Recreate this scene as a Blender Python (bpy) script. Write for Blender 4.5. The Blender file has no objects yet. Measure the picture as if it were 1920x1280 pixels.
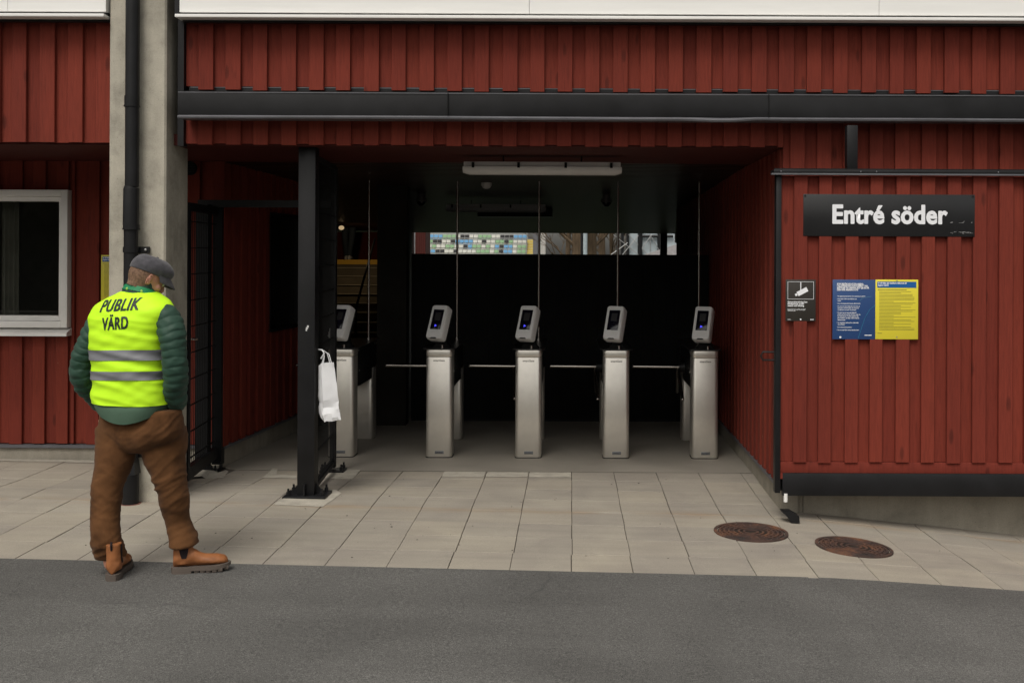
import bpy, bmesh, math, random
from mathutils import Vector, Matrix, noise
from mathutils.bvhtree import BVHTree
R = math.radians
random.seed(7)
scene = bpy.context.scene
COL = scene.collection

# ------------------------------------------------------------------ camera, world, sun, exposure
F, PX, PY, H, ROLL = 2000.0, 1070.0, 480.0, 1.8, 0.0045
cam_d = bpy.data.cameras.new("camera")
cam = bpy.data.objects.new("camera", cam_d); COL.objects.link(cam)
cam.location = (0, 0, H); cam.rotation_euler = (math.pi/2, -ROLL, 0)
cam_d.sensor_width = 36; cam_d.lens = F/1920*36
cam_d.shift_x = (960-PX)/1920; cam_d.shift_y = -(640-PY)/1920
cam_d.clip_start = 0.1; cam_d.clip_end = 2000
scene.camera = cam
SUN_EL, SUN_AZ = R(55), R(199)            # overcast: a broad soft sun high behind the camera
w = bpy.data.worlds.new("World"); scene.world = w; w.use_nodes = True
nt = w.node_tree; nt.nodes.clear()
out = nt.nodes.new('ShaderNodeOutputWorld'); bg = nt.nodes.new('ShaderNodeBackground')
sky = nt.nodes.new('ShaderNodeTexSky'); sky.sky_type = 'NISHITA'; sky.sun_disc = False
sky.sun_elevation = SUN_EL; sky.sun_rotation = SUN_AZ; sky.dust_density = 4.0; sky.air_density = 1.2
hs = nt.nodes.new('ShaderNodeHueSaturation'); hs.inputs['Saturation'].default_value = 0.22
mixw = nt.nodes.new('ShaderNodeMix'); mixw.data_type = 'RGBA'; mixw.blend_type = 'MULTIPLY'
mixw.inputs[0].default_value = 1.0; mixw.inputs[7].default_value = (1.0, 0.965, 0.90, 1)
nt.links.new(sky.outputs[0], hs.inputs['Color']); nt.links.new(hs.outputs[0], mixw.inputs[6])
nt.links.new(mixw.outputs[2], bg.inputs[0]); bg.inputs[1].default_value = 0.14
nt.links.new(bg.outputs[0], out.inputs[0])
sd = bpy.data.lights.new("sun", 'SUN'); sun = bpy.data.objects.new("sun", sd); COL.objects.link(sun)
sd.energy = 1.5; sd.angle = R(26); sd.color = (1.0, 0.96, 0.90)
sdir = Vector((math.sin(SUN_AZ)*math.cos(SUN_EL), math.cos(SUN_AZ)*math.cos(SUN_EL), math.sin(SUN_EL)))
sun.rotation_euler = (-sdir).to_track_quat('-Z', 'Y').to_euler()
scene.view_settings.view_transform = 'Standard'; scene.view_settings.look = 'None'
scene.view_settings.exposure = 0.0; scene.view_settings.gamma = 1.0
scene.render.engine = 'CYCLES'
scene.render.resolution_x = 1024; scene.render.resolution_y = 682

# ------------------------------------------------------------------ helpers
def P(px, py, Y):
    dx, dy = px-PX, py-PY
    return Vector(((dx+ROLL*dy)/F*Y, Y, H-(dy-ROLL*dx)/F*Y))
def sstep(t):
    t = max(0, min(1, t)); return t*t*(3-2*t)
def gz(x, y):
    x = max(-8, min(5, x)); y = max(6.03, y)
    s = sstep((9.1-y)/1.4)
    if x < -2.9: s = max(s, 0.82)
    z = -0.0185*(x-0.3)*s
    if x > 1.35 and y < 8.6:
        e = x-1.35; e = e*e/(e+0.25)
        z -= e*(0.05+0.035*sstep((y-6.2)/1.3))
    return z
def G(px, py):
    Y = 7.0
    for i in range(25):
        dx, dy = px-PX, py-PY
        v = (dy-ROLL*dx)/F
        x = (dx+ROLL*dy)/F*Y
        Y = 0.5*Y+0.5*(H-gz(x, Y))/v
    return Vector(((px-PX+ROLL*(py-PY))/F*Y, Y, gz((px-PX+ROLL*(py-PY))/F*Y, Y)))

class MB:
    def __init__(s): s.v = []; s.f = []; s.m = []; s.cur = 0; s.xf = None
    def add(s, vs, fs):
        o = len(s.v)
        for p in vs:
            p = Vector(p); s.v.append(s.xf @ p if s.xf else p)
        for f in fs: s.f.append([o+i for i in f]); s.m.append(s.cur)
    def box(s, a, b, bev=0.0):
        x0, y0, z0 = [min(a[i], b[i]) for i in range(3)]; x1, y1, z1 = [max(a[i], b[i]) for i in range(3)]
        if bev <= 0:
            s.add([(x0,y0,z0),(x1,y0,z0),(x1,y1,z0),(x0,y1,z0),(x0,y0,z1),(x1,y0,z1),(x1,y1,z1),(x0,y1,z1)],
                  [(0,3,2,1),(4,5,6,7),(0,1,5,4),(1,2,6,5),(2,3,7,6),(3,0,4,7)]); return
        bm = bmesh.new(); bmesh.ops.create_cube(bm, size=1)
        for v in bm.verts: v.co = Vector(((v.co.x+.5)*(x1-x0)+x0, (v.co.y+.5)*(y1-y0)+y0, (v.co.z+.5)*(z1-z0)+z0))
        bmesh.ops.bevel(bm, geom=list(bm.edges), offset=bev, segments=2, affect='EDGES', profile=0.5)
        s.addbm(bm)
    def addbm(s, bm):
        bm.verts.index_update()
        s.add([v.co.copy() for v in bm.verts], [[v.index for v in f.verts] for f in bm.faces]); bm.free()
    def loft(s, rings, cap0=True, cap1=True):
        n = len(rings[0]); vs = [p for r in rings for p in r]; fs = []
        for i in range(len(rings)-1):
            for j in range(n):
                k = (j+1) % n
                fs.append((i*n+j, i*n+k, (i+1)*n+k, (i+1)*n+j))
        if cap0: fs.append(list(range(n))[::-1])
        if cap1: fs.append([(len(rings)-1)*n+j for j in range(n)])
        s.add(vs, fs)
    def tube(s, pts, r, seg=10, cap=True):
        pts = [Vector(p) for p in pts]; rings = []
        rr = r if isinstance(r, (list, tuple)) else [r]*len(pts)
        up = None
        for i, p in enumerate(pts):
            d = (pts[min(i+1, len(pts)-1)]-pts[max(i-1, 0)]).normalized()
            if up is None:
                up = Vector((0,0,1)) if abs(d.z) < .9 else Vector((1,0,0))
            a = d.cross(up).normalized(); b = d.cross(a).normalized(); up = -b if False else a.cross(d).normalized()
            rings.append([p+a*math.cos(t*2*math.pi/seg)*rr[i]+b*math.sin(t*2*math.pi/seg)*rr[i] for t in range(seg)])
        s.loft(rings, cap, cap)
    def cyl(s, a, b, r, seg=20, r2=None): s.tube([a, b], [r, r if r2 is None else r2], seg)
    def sphere(s, c, r, seg=16, sc=(1,1,1)):
        bm = bmesh.new(); bmesh.ops.create_uvsphere(bm, u_segments=seg, v_segments=seg//2+1, radius=r)
        for v in bm.verts: v.co = Vector((v.co.x*sc[0]+c[0], v.co.y*sc[1]+c[1], v.co.z*sc[2]+c[2]))
        s.addbm(bm)
    def prism(s, poly, h0, h1, axis='z'):
        n = len(poly)
        def mk(p, h): return {'z': (p[0], p[1], h), 'y': (p[0], h, p[1]), 'x': (h, p[0], p[1])}[axis]
        s.add([mk(p, h0) for p in poly]+[mk(p, h1) for p in poly],
              [list(range(n))[::-1], list(range(n, 2*n))]+[(i, (i+1) % n, n+(i+1) % n, n+i) for i in range(n)])
    def quad(s, a, b, c, d): s.add([a, b, c, d], [(0,1,2,3)])
    def mesh(s, name, mats, smooth=35, recalc=True):
        me = bpy.data.meshes.new(name); me.from_pydata([tuple(p) for p in s.v], [], s.f)
        for i, m in enumerate(mats): me.materials.append(m)
        for p, mi in zip(me.polygons, s.m): p.material_index = mi
        if recalc:
            bm = bmesh.new(); bm.from_mesh(me); bmesh.ops.recalc_face_normals(bm, faces=list(bm.faces)); bm.to_mesh(me); bm.free()
        if smooth: me.shade_smooth(); me.set_sharp_from_angle(angle=R(smooth))
        return me
    def build(s, name, mat, parent=None, smooth=35, recalc=True):
        mats = mat if isinstance(mat, (list, tuple)) else [mat]
        o = bpy.data.objects.new(name, s.mesh(name, mats, smooth, recalc)); COL.objects.link(o)
        if parent: o.parent = parent
        return o

def tag(o, label=None, cat=None, group=None, kind=None):
    if label: o['label'] = label
    if cat: o['category'] = cat
    if group: o['group'] = group
    if kind: o['kind'] = kind
    return o
def thing(name, label, cat, loc=(0,0,0), rot=(0,0,0), group=None):
    o = bpy.data.objects.new(name, None); COL.objects.link(o); o.location = loc; o.rotation_euler = rot
    o.empty_display_size = .1
    return tag(o, label, cat, group)
def copy_tree(o, parent=None):
    c = o.copy(); COL.objects.link(c)
    if parent: c.parent = parent
    for ch in [x for x in bpy.data.objects if x.parent == o]: copy_tree(ch, c)
    return c

def text_mesh(body, size, offset=0.0, align='LEFT', sx=1.0, shear=0.0, spacing=1.0, line=1.0, res=3, extrude=0.0):
    cu = bpy.data.curves.new('text', 'FONT'); cu.body = body; cu.size = size; cu.offset = offset
    cu.align_x = align; cu.resolution_u = res; cu.shear = shear; cu.space_character = spacing; cu.space_line = line
    cu.extrude = extrude
    o = bpy.data.objects.new('text', cu); COL.objects.link(o)
    bpy.context.view_layer.update()
    dg = bpy.context.evaluated_depsgraph_get()
    me = bpy.data.meshes.new_from_object(o.evaluated_get(dg)); bpy.data.objects.remove(o)
    for v in me.vertices: v.co.x *= sx
    return me
def bold(me, shifts, dz=.00015):
    """heavier letters: overlapping copies of the outline, each a hair in front of the last"""
    bm = bmesh.new()
    for i, (sx, sy) in enumerate(shifts):
        k = len(bm.verts); bm.from_mesh(me); bm.verts.ensure_lookup_table()
        for v in bm.verts[k:]: v.co.x += sx; v.co.y += sy; v.co.z += i*dz
    bm.to_mesh(me); bm.free(); return me
def text_obj(name, me, mat, parent, M):
    me.transform(M); me.materials.clear(); me.materials.append(mat)
    o = bpy.data.objects.new(name, me); COL.objects.link(o); o.parent = parent
    return o
def wallM(x, y, z):   # text laid on a wall facing -Y
    return Matrix.Translation((x, y, z)) @ Matrix.Rotation(R(90), 4, 'X')

# ------------------------------------------------------------------ materials
def mat(name, base, rough=0.7, metal=0.0, spec=0.5):
    m = bpy.data.materials.new(name); m.use_nodes = True
    b = m.node_tree.nodes['Principled BSDF']
    b.inputs['Base Color'].default_value = (*base, 1); b.inputs['Roughness'].default_value = rough
    b.inputs['Metallic'].default_value = metal; b.inputs['Specular IOR Level'].default_value = spec
    return m
def N(m, t, **kw):
    n = m.node_tree.nodes.new(t)
    for k, v in kw.items(): setattr(n, k, v)
    return n
def L(m, a, b): m.node_tree.links.new(a, b)
def bsdf(m): return m.node_tree.nodes['Principled BSDF']
def coords(m, scale=(1,1,1), loc=(0,0,0)):
    tc = N(m, 'ShaderNodeTexCoord'); mp = N(m, 'ShaderNodeMapping')
    mp.inputs['Scale'].default_value = scale; mp.inputs['Location'].default_value = loc
    L(m, tc.outputs['Object'], mp.inputs['Vector']); return mp.outputs[0]
def noise_n(m, vec, scale, detail=4, rough=0.55, dist=0.0):
    n = N(m, 'ShaderNodeTexNoise'); n.inputs['Scale'].default_value = scale; n.inputs['Detail'].default_value = detail
    n.inputs['Roughness'].default_value = rough; n.inputs['Distortion'].default_value = dist
    L(m, vec, n.inputs['Vector']); return n.outputs['Fac']
def ramp(m, fac, stops):
    r = N(m, 'ShaderNodeValToRGB'); e = r.color_ramp.elements
    while len(e) < len(stops): e.new(0.5)
    for i, (p, c) in enumerate(stops): e[i].position = p; e[i].color = (*c, 1) if len(c) == 3 else c
    L(m, fac, r.inputs[0]); return r.outputs[0]
def mul(m, a, b, fac=1.0, mode='MULTIPLY'):
    x = N(m, 'ShaderNodeMix', data_type='RGBA', blend_type=mode)
    if isinstance(fac, float): x.inputs[0].default_value = fac
    else: L(m, fac, x.inputs[0])
    for s, v in ((6, a), (7, b)):
        if isinstance(v, tuple): x.inputs[s].default_value = (*v, 1)
        else: L(m, v, x.inputs[s])
    return x.outputs[2]
def g(v): return (v, v, v)
def bump(m, fac, strength=0.3, dist=0.01, prev=None):
    b = N(m, 'ShaderNodeBump'); b.inputs['Strength'].default_value = strength; b.inputs['Distance'].default_value = dist
    L(m, fac, b.inputs['Height'])
    if prev: L(m, prev, b.inputs['Normal'])
    L(m, b.outputs[0], bsdf(m).inputs['Normal']); return b.outputs[0]
def noisy(name, base, rough=.7, metal=0., spec=.5, scale=8., lo=.85, hi=1.12, bs=.1, bd=.003, bscale=60., stretch=(1,1,1)):
    m = mat(name, base, rough, metal, spec); v = coords(m, stretch)
    f = noise_n(m, v, scale, 5); c = mul(m, base, ramp(m, f, [(.3, g(lo)), (.7, g(hi))]))
    L(m, c, bsdf(m).inputs['Base Color'])
    if bs: bump(m, noise_n(m, v, bscale, 3), bs, bd)
    return m

def wood(name, base, rough=.82, board=.0985):
    m = mat(name, base, rough, 0, .25)
    tc = N(m, 'ShaderNodeTexCoord'); sep = N(m, 'ShaderNodeSeparateXYZ'); L(m, tc.outputs['Object'], sep.inputs[0])
    at = N(m, 'ShaderNodeAttribute', attribute_name='board')
    v = coords(m, (14, 14, .9)); v2 = coords(m, (1, 1, .35))
    off = N(m, 'ShaderNodeVectorMath', operation='ADD'); L(m, v, off.inputs[0])
    sc = N(m, 'ShaderNodeVectorMath', operation='SCALE'); L(m, at.outputs['Color'], sc.inputs[0]); sc.inputs[3].default_value = 37
    L(m, sc.outputs[0], off.inputs[1])
    grain = noise_n(m, off.outputs[0], 6, 8, .65, .6)
    fine = noise_n(m, coords(m, (90, 90, 3)), 3, 3)
    bsep = N(m, 'ShaderNodeSeparateColor'); L(m, at.outputs['Color'], bsep.inputs[0])
    c = mul(m, base, ramp(m, grain, [(.25, g(.72)), (.5, g(1.0)), (.75, g(1.16))]))
    c = mul(m, c, ramp(m, fine, [(.3, g(.93)), (.7, g(1.06))]))
    c = mul(m, c, ramp(m, bsep.outputs[0], [(0, (.90, .87, .88)), (1, (1.07, 1.09, 1.05))]))
    # knots
    off2 = N(m, 'ShaderNodeVectorMath', operation='ADD'); L(m, coords(m, (7, 7, 2.2)), off2.inputs[0]); L(m, sc.outputs[0], off2.inputs[1])
    vo = N(m, 'ShaderNodeTexVoronoi'); vo.inputs['Scale'].default_value = 1.0; L(m, off2.outputs[0], vo.inputs['Vector'])
    kn = ramp(m, vo.outputs['Distance'], [(.0, g(.45)), (.09, g(.62)), (.14, g(1))])
    c = mul(m, c, kn, .9)
    # pale chips
    vo2 = N(m, 'ShaderNodeTexVoronoi'); vo2.inputs['Scale'].default_value = 2.3; L(m, coords(m, (1.5, 1.5, .8)), vo2.inputs['Vector'])
    ch = ramp(m, vo2.outputs['Distance'], [(.0, g(1)), (.012, g(1)), (.02, g(0))])
    c = mul(m, c, (.42, .30, .22), ch, 'MIX')
    dirt = noise_n(m, v2, 2.2, 5); c = mul(m, c, ramp(m, dirt, [(.3, g(.86)), (.7, g(1.07))]))
    L(m, c, bsdf(m).inputs['Base Color'])
    nb = bump(m, grain, .35, .004); bump(m, fine, .25, .002, nb)
    return m

M = {}
RED = (.176, .0285, .0168)
M['red'] = wood('falu_red_wood', RED)
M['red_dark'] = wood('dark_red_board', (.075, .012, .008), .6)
M['black'] = noisy('black_steel', (.0085, .0085, .0095), .45, 0, .28, 5, .7, 1.4, .06, .002, 40)
M['blackmat'] = noisy('black_matt', (.008, .008, .008), .8, 0, .2, 4, .7, 1.3, .1, .002)
M['flash'] = noisy('grey_flashing', (.10, .10, .11), .4, 0, .5, 6, .8, 1.2, .05, .002)
M['white'] = noisy('white_fascia', (.80, .795, .77), .45, 0, .4, 1.5, .95, 1.03, .05, .002, 30, (1, 1, 12))
M['whitelac'] = noisy('white_window_paint', (.80, .79, .765), .4, 0, .5, 5, .93, 1.05, .03, .001)
M['steel'] = mat('brushed_steel', (.52, .50, .46), .36, .82)
def _steel(m):
    v = coords(m, (60, 60, 1.5)); f = noise_n(m, v, 6, 4); s = noise_n(m, coords(m), 3.5, 5)
    L(m, mul(m, (.80, .765, .70), ramp(m, s, [(.3, g(.84)), (.7, g(1.08))])), bsdf(m).inputs['Base Color'])
    L(m, ramp(m, f, [(.2, g(.30)), (.8, g(.46))]), bsdf(m).inputs['Roughness']); bump(m, f, .05, .001)
_steel(M['steel'])
M['chrome'] = mat('polished_steel', (.62, .58, .54), .22, 1.0)
M['zinc'] = noisy('galvanised', (.4, .4, .4), .5, .8, .5, 20, .8, 1.1)
def glassm(name, tint=(.012, .012, .011), rough=.03):
    m = mat(name, tint, rough, 0, .6)
    return m
M['glass'] = glassm('dark_window_glass')
def clearglass():
    m = bpy.data.materials.new('window_glass'); m.use_nodes = True; n = m.node_tree; n.nodes.clear()
    o = n.nodes.new('ShaderNodeOutputMaterial'); mx = n.nodes.new('ShaderNodeMixShader'); tr = n.nodes.new('ShaderNodeBsdfTransparent'); gl = n.nodes.new('ShaderNodeBsdfGlossy')
    fr = n.nodes.new('ShaderNodeFresnel'); fr.inputs[0].default_value = 1.6; tr.inputs[0].default_value = (.5, .52, .5, 1); gl.inputs['Roughness'].default_value = .01
    n.links.new(fr.outputs[0], mx.inputs[0]); n.links.new(tr.outputs[0], mx.inputs[1]); n.links.new(gl.outputs[0], mx.inputs[2]); n.links.new(mx.outputs[0], o.inputs[0]); return m
M['cglass'] = clearglass()
M['screen'] = mat('reader_screen', (.006, .006, .012), .12)
M['reader'] = noisy('reader_grey_plastic', (.74, .74, .73), .45, 0, .4, 9, .95, 1.04, .02, .0005)
M['led'] = mat('blue_led', (.02, .02, .3), .4)
bsdf(M['led']).inputs['Emission Color'].default_value = (.08, .08, 1, 1); bsdf(M['led']).inputs['Emission Strength'].default_value = 1.2
M['lampglow'] = mat('lamp_glow', (.8, .7, .5), .4)
bsdf(M['lampglow']).inputs['Emission Color'].default_value = (1, .72, .4, 1); bsdf(M['lampglow']).inputs['Emission Strength'].default_value = .45
M['diffuser'] = noisy('lamp_diffuser', (.62, .60, .58), .35, 0, .5, 3, .9, 1.05, .02, .001)
M['paper'] = noisy('white_paper', (.74, .75, .77), .7, 0, .3, 10, .95, 1.03, .1, .002, 25)
def concrete(name, base, scale=3., lo=.75, hi=1.15, pores=True, bs=.25):
    m = mat(name, base, .85, 0, .3); v = coords(m)
    c = mul(m, base, ramp(m, noise_n(m, v, scale, 8, .62, .3), [(.28, g(lo)), (.5, g(1)), (.75, g(hi))]))
    c = mul(m, c, ramp(m, noise_n(m, coords(m, (6, 6, .7)), 2.2, 5), [(.3, g(.88)), (.7, g(1.06))]))
    c = mul(m, c, ramp(m, noise_n(m, v, 110, 3), [(.3, g(.9)), (.7, g(1.08))]))
    if pores:
        vo = N(m, 'ShaderNodeTexVoronoi'); vo.inputs['Scale'].default_value = 34; L(m, v, vo.inputs['Vector'])
        c = mul(m, c, ramp(m, vo.outputs['Distance'], [(.0, g(.45)), (.07, g(.6)), (.11, g(1))]))
    L(m, c, bsdf(m).inputs['Base Color']); bump(m, noise_n(m, v, 45, 6), bs, .004); return m
M['concrete'] = concrete('column_concrete', (.41, .38, .315), 5, .66, 1.2)
M['plinth'] = concrete('plinth_concrete', (.30, .272, .222), 4)
M['mortar'] = concrete('pale_mortar', (.42, .39, .33), 9, .8, 1.15)
def floorm(name, base):
    m = mat(name, base, .75, 0, .35); v = coords(m)
    c = mul(m, base, ramp(m, noise_n(m, v, 1.3, 7, .6, .4), [(.3, g(.84)), (.7, g(1.12))]))
    c = mul(m, c, ramp(m, noise_n(m, v, 160, 2), [(.3, g(.9)), (.7, g(1.1))]))
    L(m, c, bsdf(m).inputs['Base Color']); bump(m, noise_n(m, v, 90, 4), .15, .002); return m
M['floor'] = floorm('trowelled_concrete_floor', (.27, .247, .21))
def paver():
    base = (.313, .285, .242)
    m = mat('concrete_paver', base, .85, 0, .3); v = coords(m)
    at = N(m, 'ShaderNodeAttribute', attribute_name='board'); sp = N(m, 'ShaderNodeSeparateColor'); L(m, at.outputs['Color'], sp.inputs[0])
    c = mul(m, base, ramp(m, sp.outputs[0], [(0, (.93, .93, .94)), (.5, g(1)), (1, (1.06, 1.05, 1.02))]))
    c = mul(m, c, ramp(m, noise_n(m, v, 2.0, 7, .6, .5), [(.3, (.86, .85, .86)), (.7, (1.08, 1.08, 1.05))]))
    c = mul(m, c, ramp(m, noise_n(m, coords(m, (.5, 4, 1)), 2.6, 5), [(.35, g(.93)), (.7, g(1.05))]))
    c = mul(m, c, ramp(m, noise_n(m, v, 170, 2), [(.3, g(.88)), (.7, g(1.12))]))
    # rusty drip line that crosses the paving below the beam
    tc = N(m, 'ShaderNodeTexCoord'); se = N(m, 'ShaderNodeSeparateXYZ'); L(m, tc.outputs['Object'], se.inputs[0])
    a = N(m, 'ShaderNodeMath', operation='SUBTRACT'); L(m, se.outputs[1], a.inputs[0]); a.inputs[1].default_value = 7.50
    a2 = N(m, 'ShaderNodeMath', operation='ABSOLUTE'); L(m, a.outputs[0], a2.inputs[0])
    a3 = N(m, 'ShaderNodeMath', operation='MULTIPLY'); L(m, a2.outputs[0], a3.inputs[0]); a3.inputs[1].default_value = 8
    band = ramp(m, a3.outputs[0], [(0, g(1)), (1, g(0))])
    nz = ramp(m, noise_n(m, coords(m, (1, 5, 1)), 1.7, 5), [(.42, g(0)), (.7, g(.75))])
    c = mul(m, c, (.27, .185, .11), mul(m, band, nz), 'MIX')
    vo = N(m, 'ShaderNodeTexVoronoi'); vo.inputs['Scale'].default_value = 5.5; L(m, v, vo.inputs['Vector'])
    c = mul(m, c, ramp(m, vo.outputs['Distance'], [(.0, g(.3)), (.022, g(.45)), (.035, g(1))]))
    L(m, c, bsdf(m).inputs['Base Color']); bump(m, noise_n(m, v, 130, 4), .2, .002); return m
M['paver'] = paver()
def asphalt():
    base = (.098, .096, .091)
    m = mat('asphalt', base, .88, 0, .3); v = coords(m)
    c = mul(m, base, ramp(m, noise_n(m, v, .9, 6, .6, .6), [(.3, g(.88)), (.7, g(1.16))]))
    c = mul(m, c, ramp(m, noise_n(m, coords(m, (.35, 2.2, 1)), 1.6, 5), [(.3, g(.92)), (.72, g(1.10))]))
    c = mul(m, c, ramp(m, noise_n(m, v, 190, 2, .7), [(.3, g(.45)), (.5, g(1)), (.72, g(1.75))]))
    c = mul(m, c, ramp(m, noise_n(m, v, 55, 3, .7), [(.3, g(.80)), (.5, g(1)), (.72, g(1.22))]))
    c = mul(m, c, ramp(m, noise_n(m, coords(m, (1, 1, 1), (3, 9, 0)), .35, 4, .5, 1.0), [(.35, g(.86)), (.65, g(1.12))]))
    sv = N(m, 'ShaderNodeTexVoronoi', feature='DISTANCE_TO_EDGE'); sv.inputs['Scale'].default_value = .55
    dv = N(m, 'ShaderNodeMix', data_type='VECTOR'); dv.inputs[0].default_value = .18
    nn = N(m, 'ShaderNodeTexNoise'); nn.inputs['Scale'].default_value = 4; L(m, v, nn.inputs['Vector']); L(m, v, dv.inputs[4]); L(m, nn.outputs['Color'], dv.inputs[5]); L(m, dv.outputs[1], sv.inputs['Vector'])
    ck = mul(m, ramp(m, sv.outputs['Distance'], [(0, g(1)), (.0025, g(.7)), (.005, g(0))]), ramp(m, noise_n(m, v, 1.1, 3), [(.52, g(0)), (.62, g(1))]))
    c = mul(m, c, g(.035), mul(m, ck, g(.55)), 'MIX')
    vo = N(m, 'ShaderNodeTexVoronoi'); vo.inputs['Scale'].default_value = 70; L(m, v, vo.inputs['Vector'])
    c = mul(m, c, ramp(m, vo.outputs['Distance'], [(.0, g(1.6)), (.12, g(1.25)), (.3, g(1))]))
    L(m, c, bsdf(m).inputs['Base Color']); bump(m, noise_n(m, v, 150, 4), .5, .004); return m
M['asphalt'] = asphalt()
M['joint'] = noisy('joint_sand', (.085, .072, .058), .95)
M['grass'] = noisy('pitch_grass', (.030, .042, .02), .9, 0, .2, .3, .8, 1.2)
M['gravel'] = noisy('gravel_ground', (.12, .11, .095), .95, 0, .2, .5, .7, 1.2)
def rust():
    base = (.105, .052, .036)
    m = mat('rusty_cast_iron', base, .75, .2); v = coords(m)
    c = ramp(m, noise_n(m, v, 7, 6, .6, .6), [(.32, (.03, .026, .026)), (.5, (.085, .047, .036)), (.7, (.19, .085, .045))])
    L(m, c, bsdf(m).inputs['Base Color']); bump(m, noise_n(m, v, 60, 3), .3, .003); return m
M['rust'] = rust()
M['rustshade'] = noisy('dirt_and_gap_shade', (.030, .022, .018), .95, 0, .2, 12, .6, 1.5)  # lid base: shade of the gaps between ribs put into the colour, with dirt
M['rustring'] = noisy('red_brown_ring', (.16, .06, .045), .7)

def board_attr(me, groups):
    at = me.color_attributes.new('board', 'FLOAT_COLOR', 'CORNER')
    for p, gi in zip(me.polygons, groups):
        c = (*gi, 1)
        for li in p.loop_indices: at.data[li].color = c

# cladding: board on board, vertical; u along direction, n outward normal
def cladding(name, parent, o, u, n, length, zb, zt, material, cover_extra=0.0, pitch=.197, bw=.104, start=0.0, seed=0, top_extra=0.0, th=.030, zfun=None, base_th=.022):
    rnd = random.Random(seed)
    o = Vector(o); u = Vector(u).normalized(); n = Vector(n).normalized()
    vs = []; fs = []; gs = []
    def bar(a, b, d0, d1, z0, z1, ch):
        c = (rnd.random(), rnd.random(), rnd.random())
        prof = [(a, d0), (b, d0), (b, d1-ch), (b-ch, d1), (a+ch, d1), (a, d1-ch)]
        k = len(vs)
        for z in (z0, z1):
            for (s_, d) in prof:
                p = o+u*s_+n*d; vs.append((p.x, p.y, z))
        m_ = 6
        F_ = [list(range(k, k+m_)), list(range(k+m_, k+2*m_))]+[[k+i, k+(i+1) % m_, k+m_+(i+1) % m_, k+m_+i] for i in range(m_)]
        for f in F_: fs.append(f); gs.append(c)
    s_ = start-pitch
    while s_ < length:
        jit = rnd.uniform(-.004, .004)
        w2 = bw+rnd.uniform(-.004, .005)
        gap0, gap1 = s_+w2-.012, s_+pitch+.012            # underlying board
        a, b = max(0, gap0), min(length, gap1)
        if b-a > .01: bar(a, b, 0, base_th, zb+rnd.uniform(-.002, .003), zt, .0015)
        a, b = max(0, s_+jit), min(length, s_+w2+jit)
        if b-a > .015:
            bar(a, b, base_th+.001, base_th+th, zb-cover_extra+rnd.uniform(-.004, .004), zt+top_extra, .003)
        s_ += pitch
    me = bpy.data.meshes.new(name); me.from_pydata(vs, [], fs); me.materials.append(material)
    bm = bmesh.new(); bm.from_mesh(me); bmesh.ops.recalc_face_normals(bm, faces=list(bm.faces)); bm.to_mesh(me); bm.free()
    board_attr(me, gs)
    ob = bpy.data.objects.new(name, me); COL.objects.link(ob); ob.parent = parent
    return ob

# ------------------------------------------------------------------ ground, road, paving, floor
def grid_sheet(name, xs, ys, zf, m, label=None):
    b = MB(); nx = len(xs)
    vs = [(x, y, zf(x, y)) for y in ys for x in xs]
    fs = [(j*nx+i, j*nx+i+1, (j+1)*nx+i+1, (j+1)*nx+i) for j in range(len(ys)-1) for i in range(nx-1)]
    b.add(vs, fs); o = b.build(name, m, smooth=60, recalc=False); tag(o, kind='structure')
    return o
xs = [-250, -60, -20, -12]+[-8+i*.25 for i in range(53)]+[9, 14, 60, 250]
grid_sheet('ground', [-600, 600], [-600, 900], lambda x, y: -.62, M['gravel'])
def edgeY(x): return 6.035+.004*math.sin(x*3.1)+.004*math.sin(x*11+1)
b = MB(); ys = [-250, -60, -10, 0, 2, 3, 4, 5, 5.5, 5.8]
nx = len(xs); vs = [(x, y, gz(x, y)+.002) for y in ys for x in xs]
xf = xs
vs += [(x, 6.07, gz(x, 6.07)+.002) for x in xf]
b.add(vs, [(j*nx+i, j*nx+i+1, (j+1)*nx+i+1, (j+1)*nx+i) for j in range(len(ys)) for i in range(nx-1)])
tag(b.build('asphalt_road', M['asphalt'], smooth=60, recalc=False), kind='structure')
# joint bed under the pavers
xs2 = [-12]+[-8+i*.25 for i in range(53)]+[9]
grid_sheet('paving_bed', xs2, [6.04+i*.1905 for i in range(16)], lambda x, y: gz(x, y)-.007, M['joint'])
grid_sheet('tunnel_floor', [-5.2, -2.92]+[-2.8+i*.25 for i in range(18)]+[2.5], [8.905, 9.1, 9.3, 9.6, 10.2, 11, 14, 23.5], lambda x, y: gz(max(-2.89, x), y), M['floor'])
grid_sheet('football_pitch', [-70, 70], [24.5, 100], lambda x, y: -.25, M['grass'])
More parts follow.
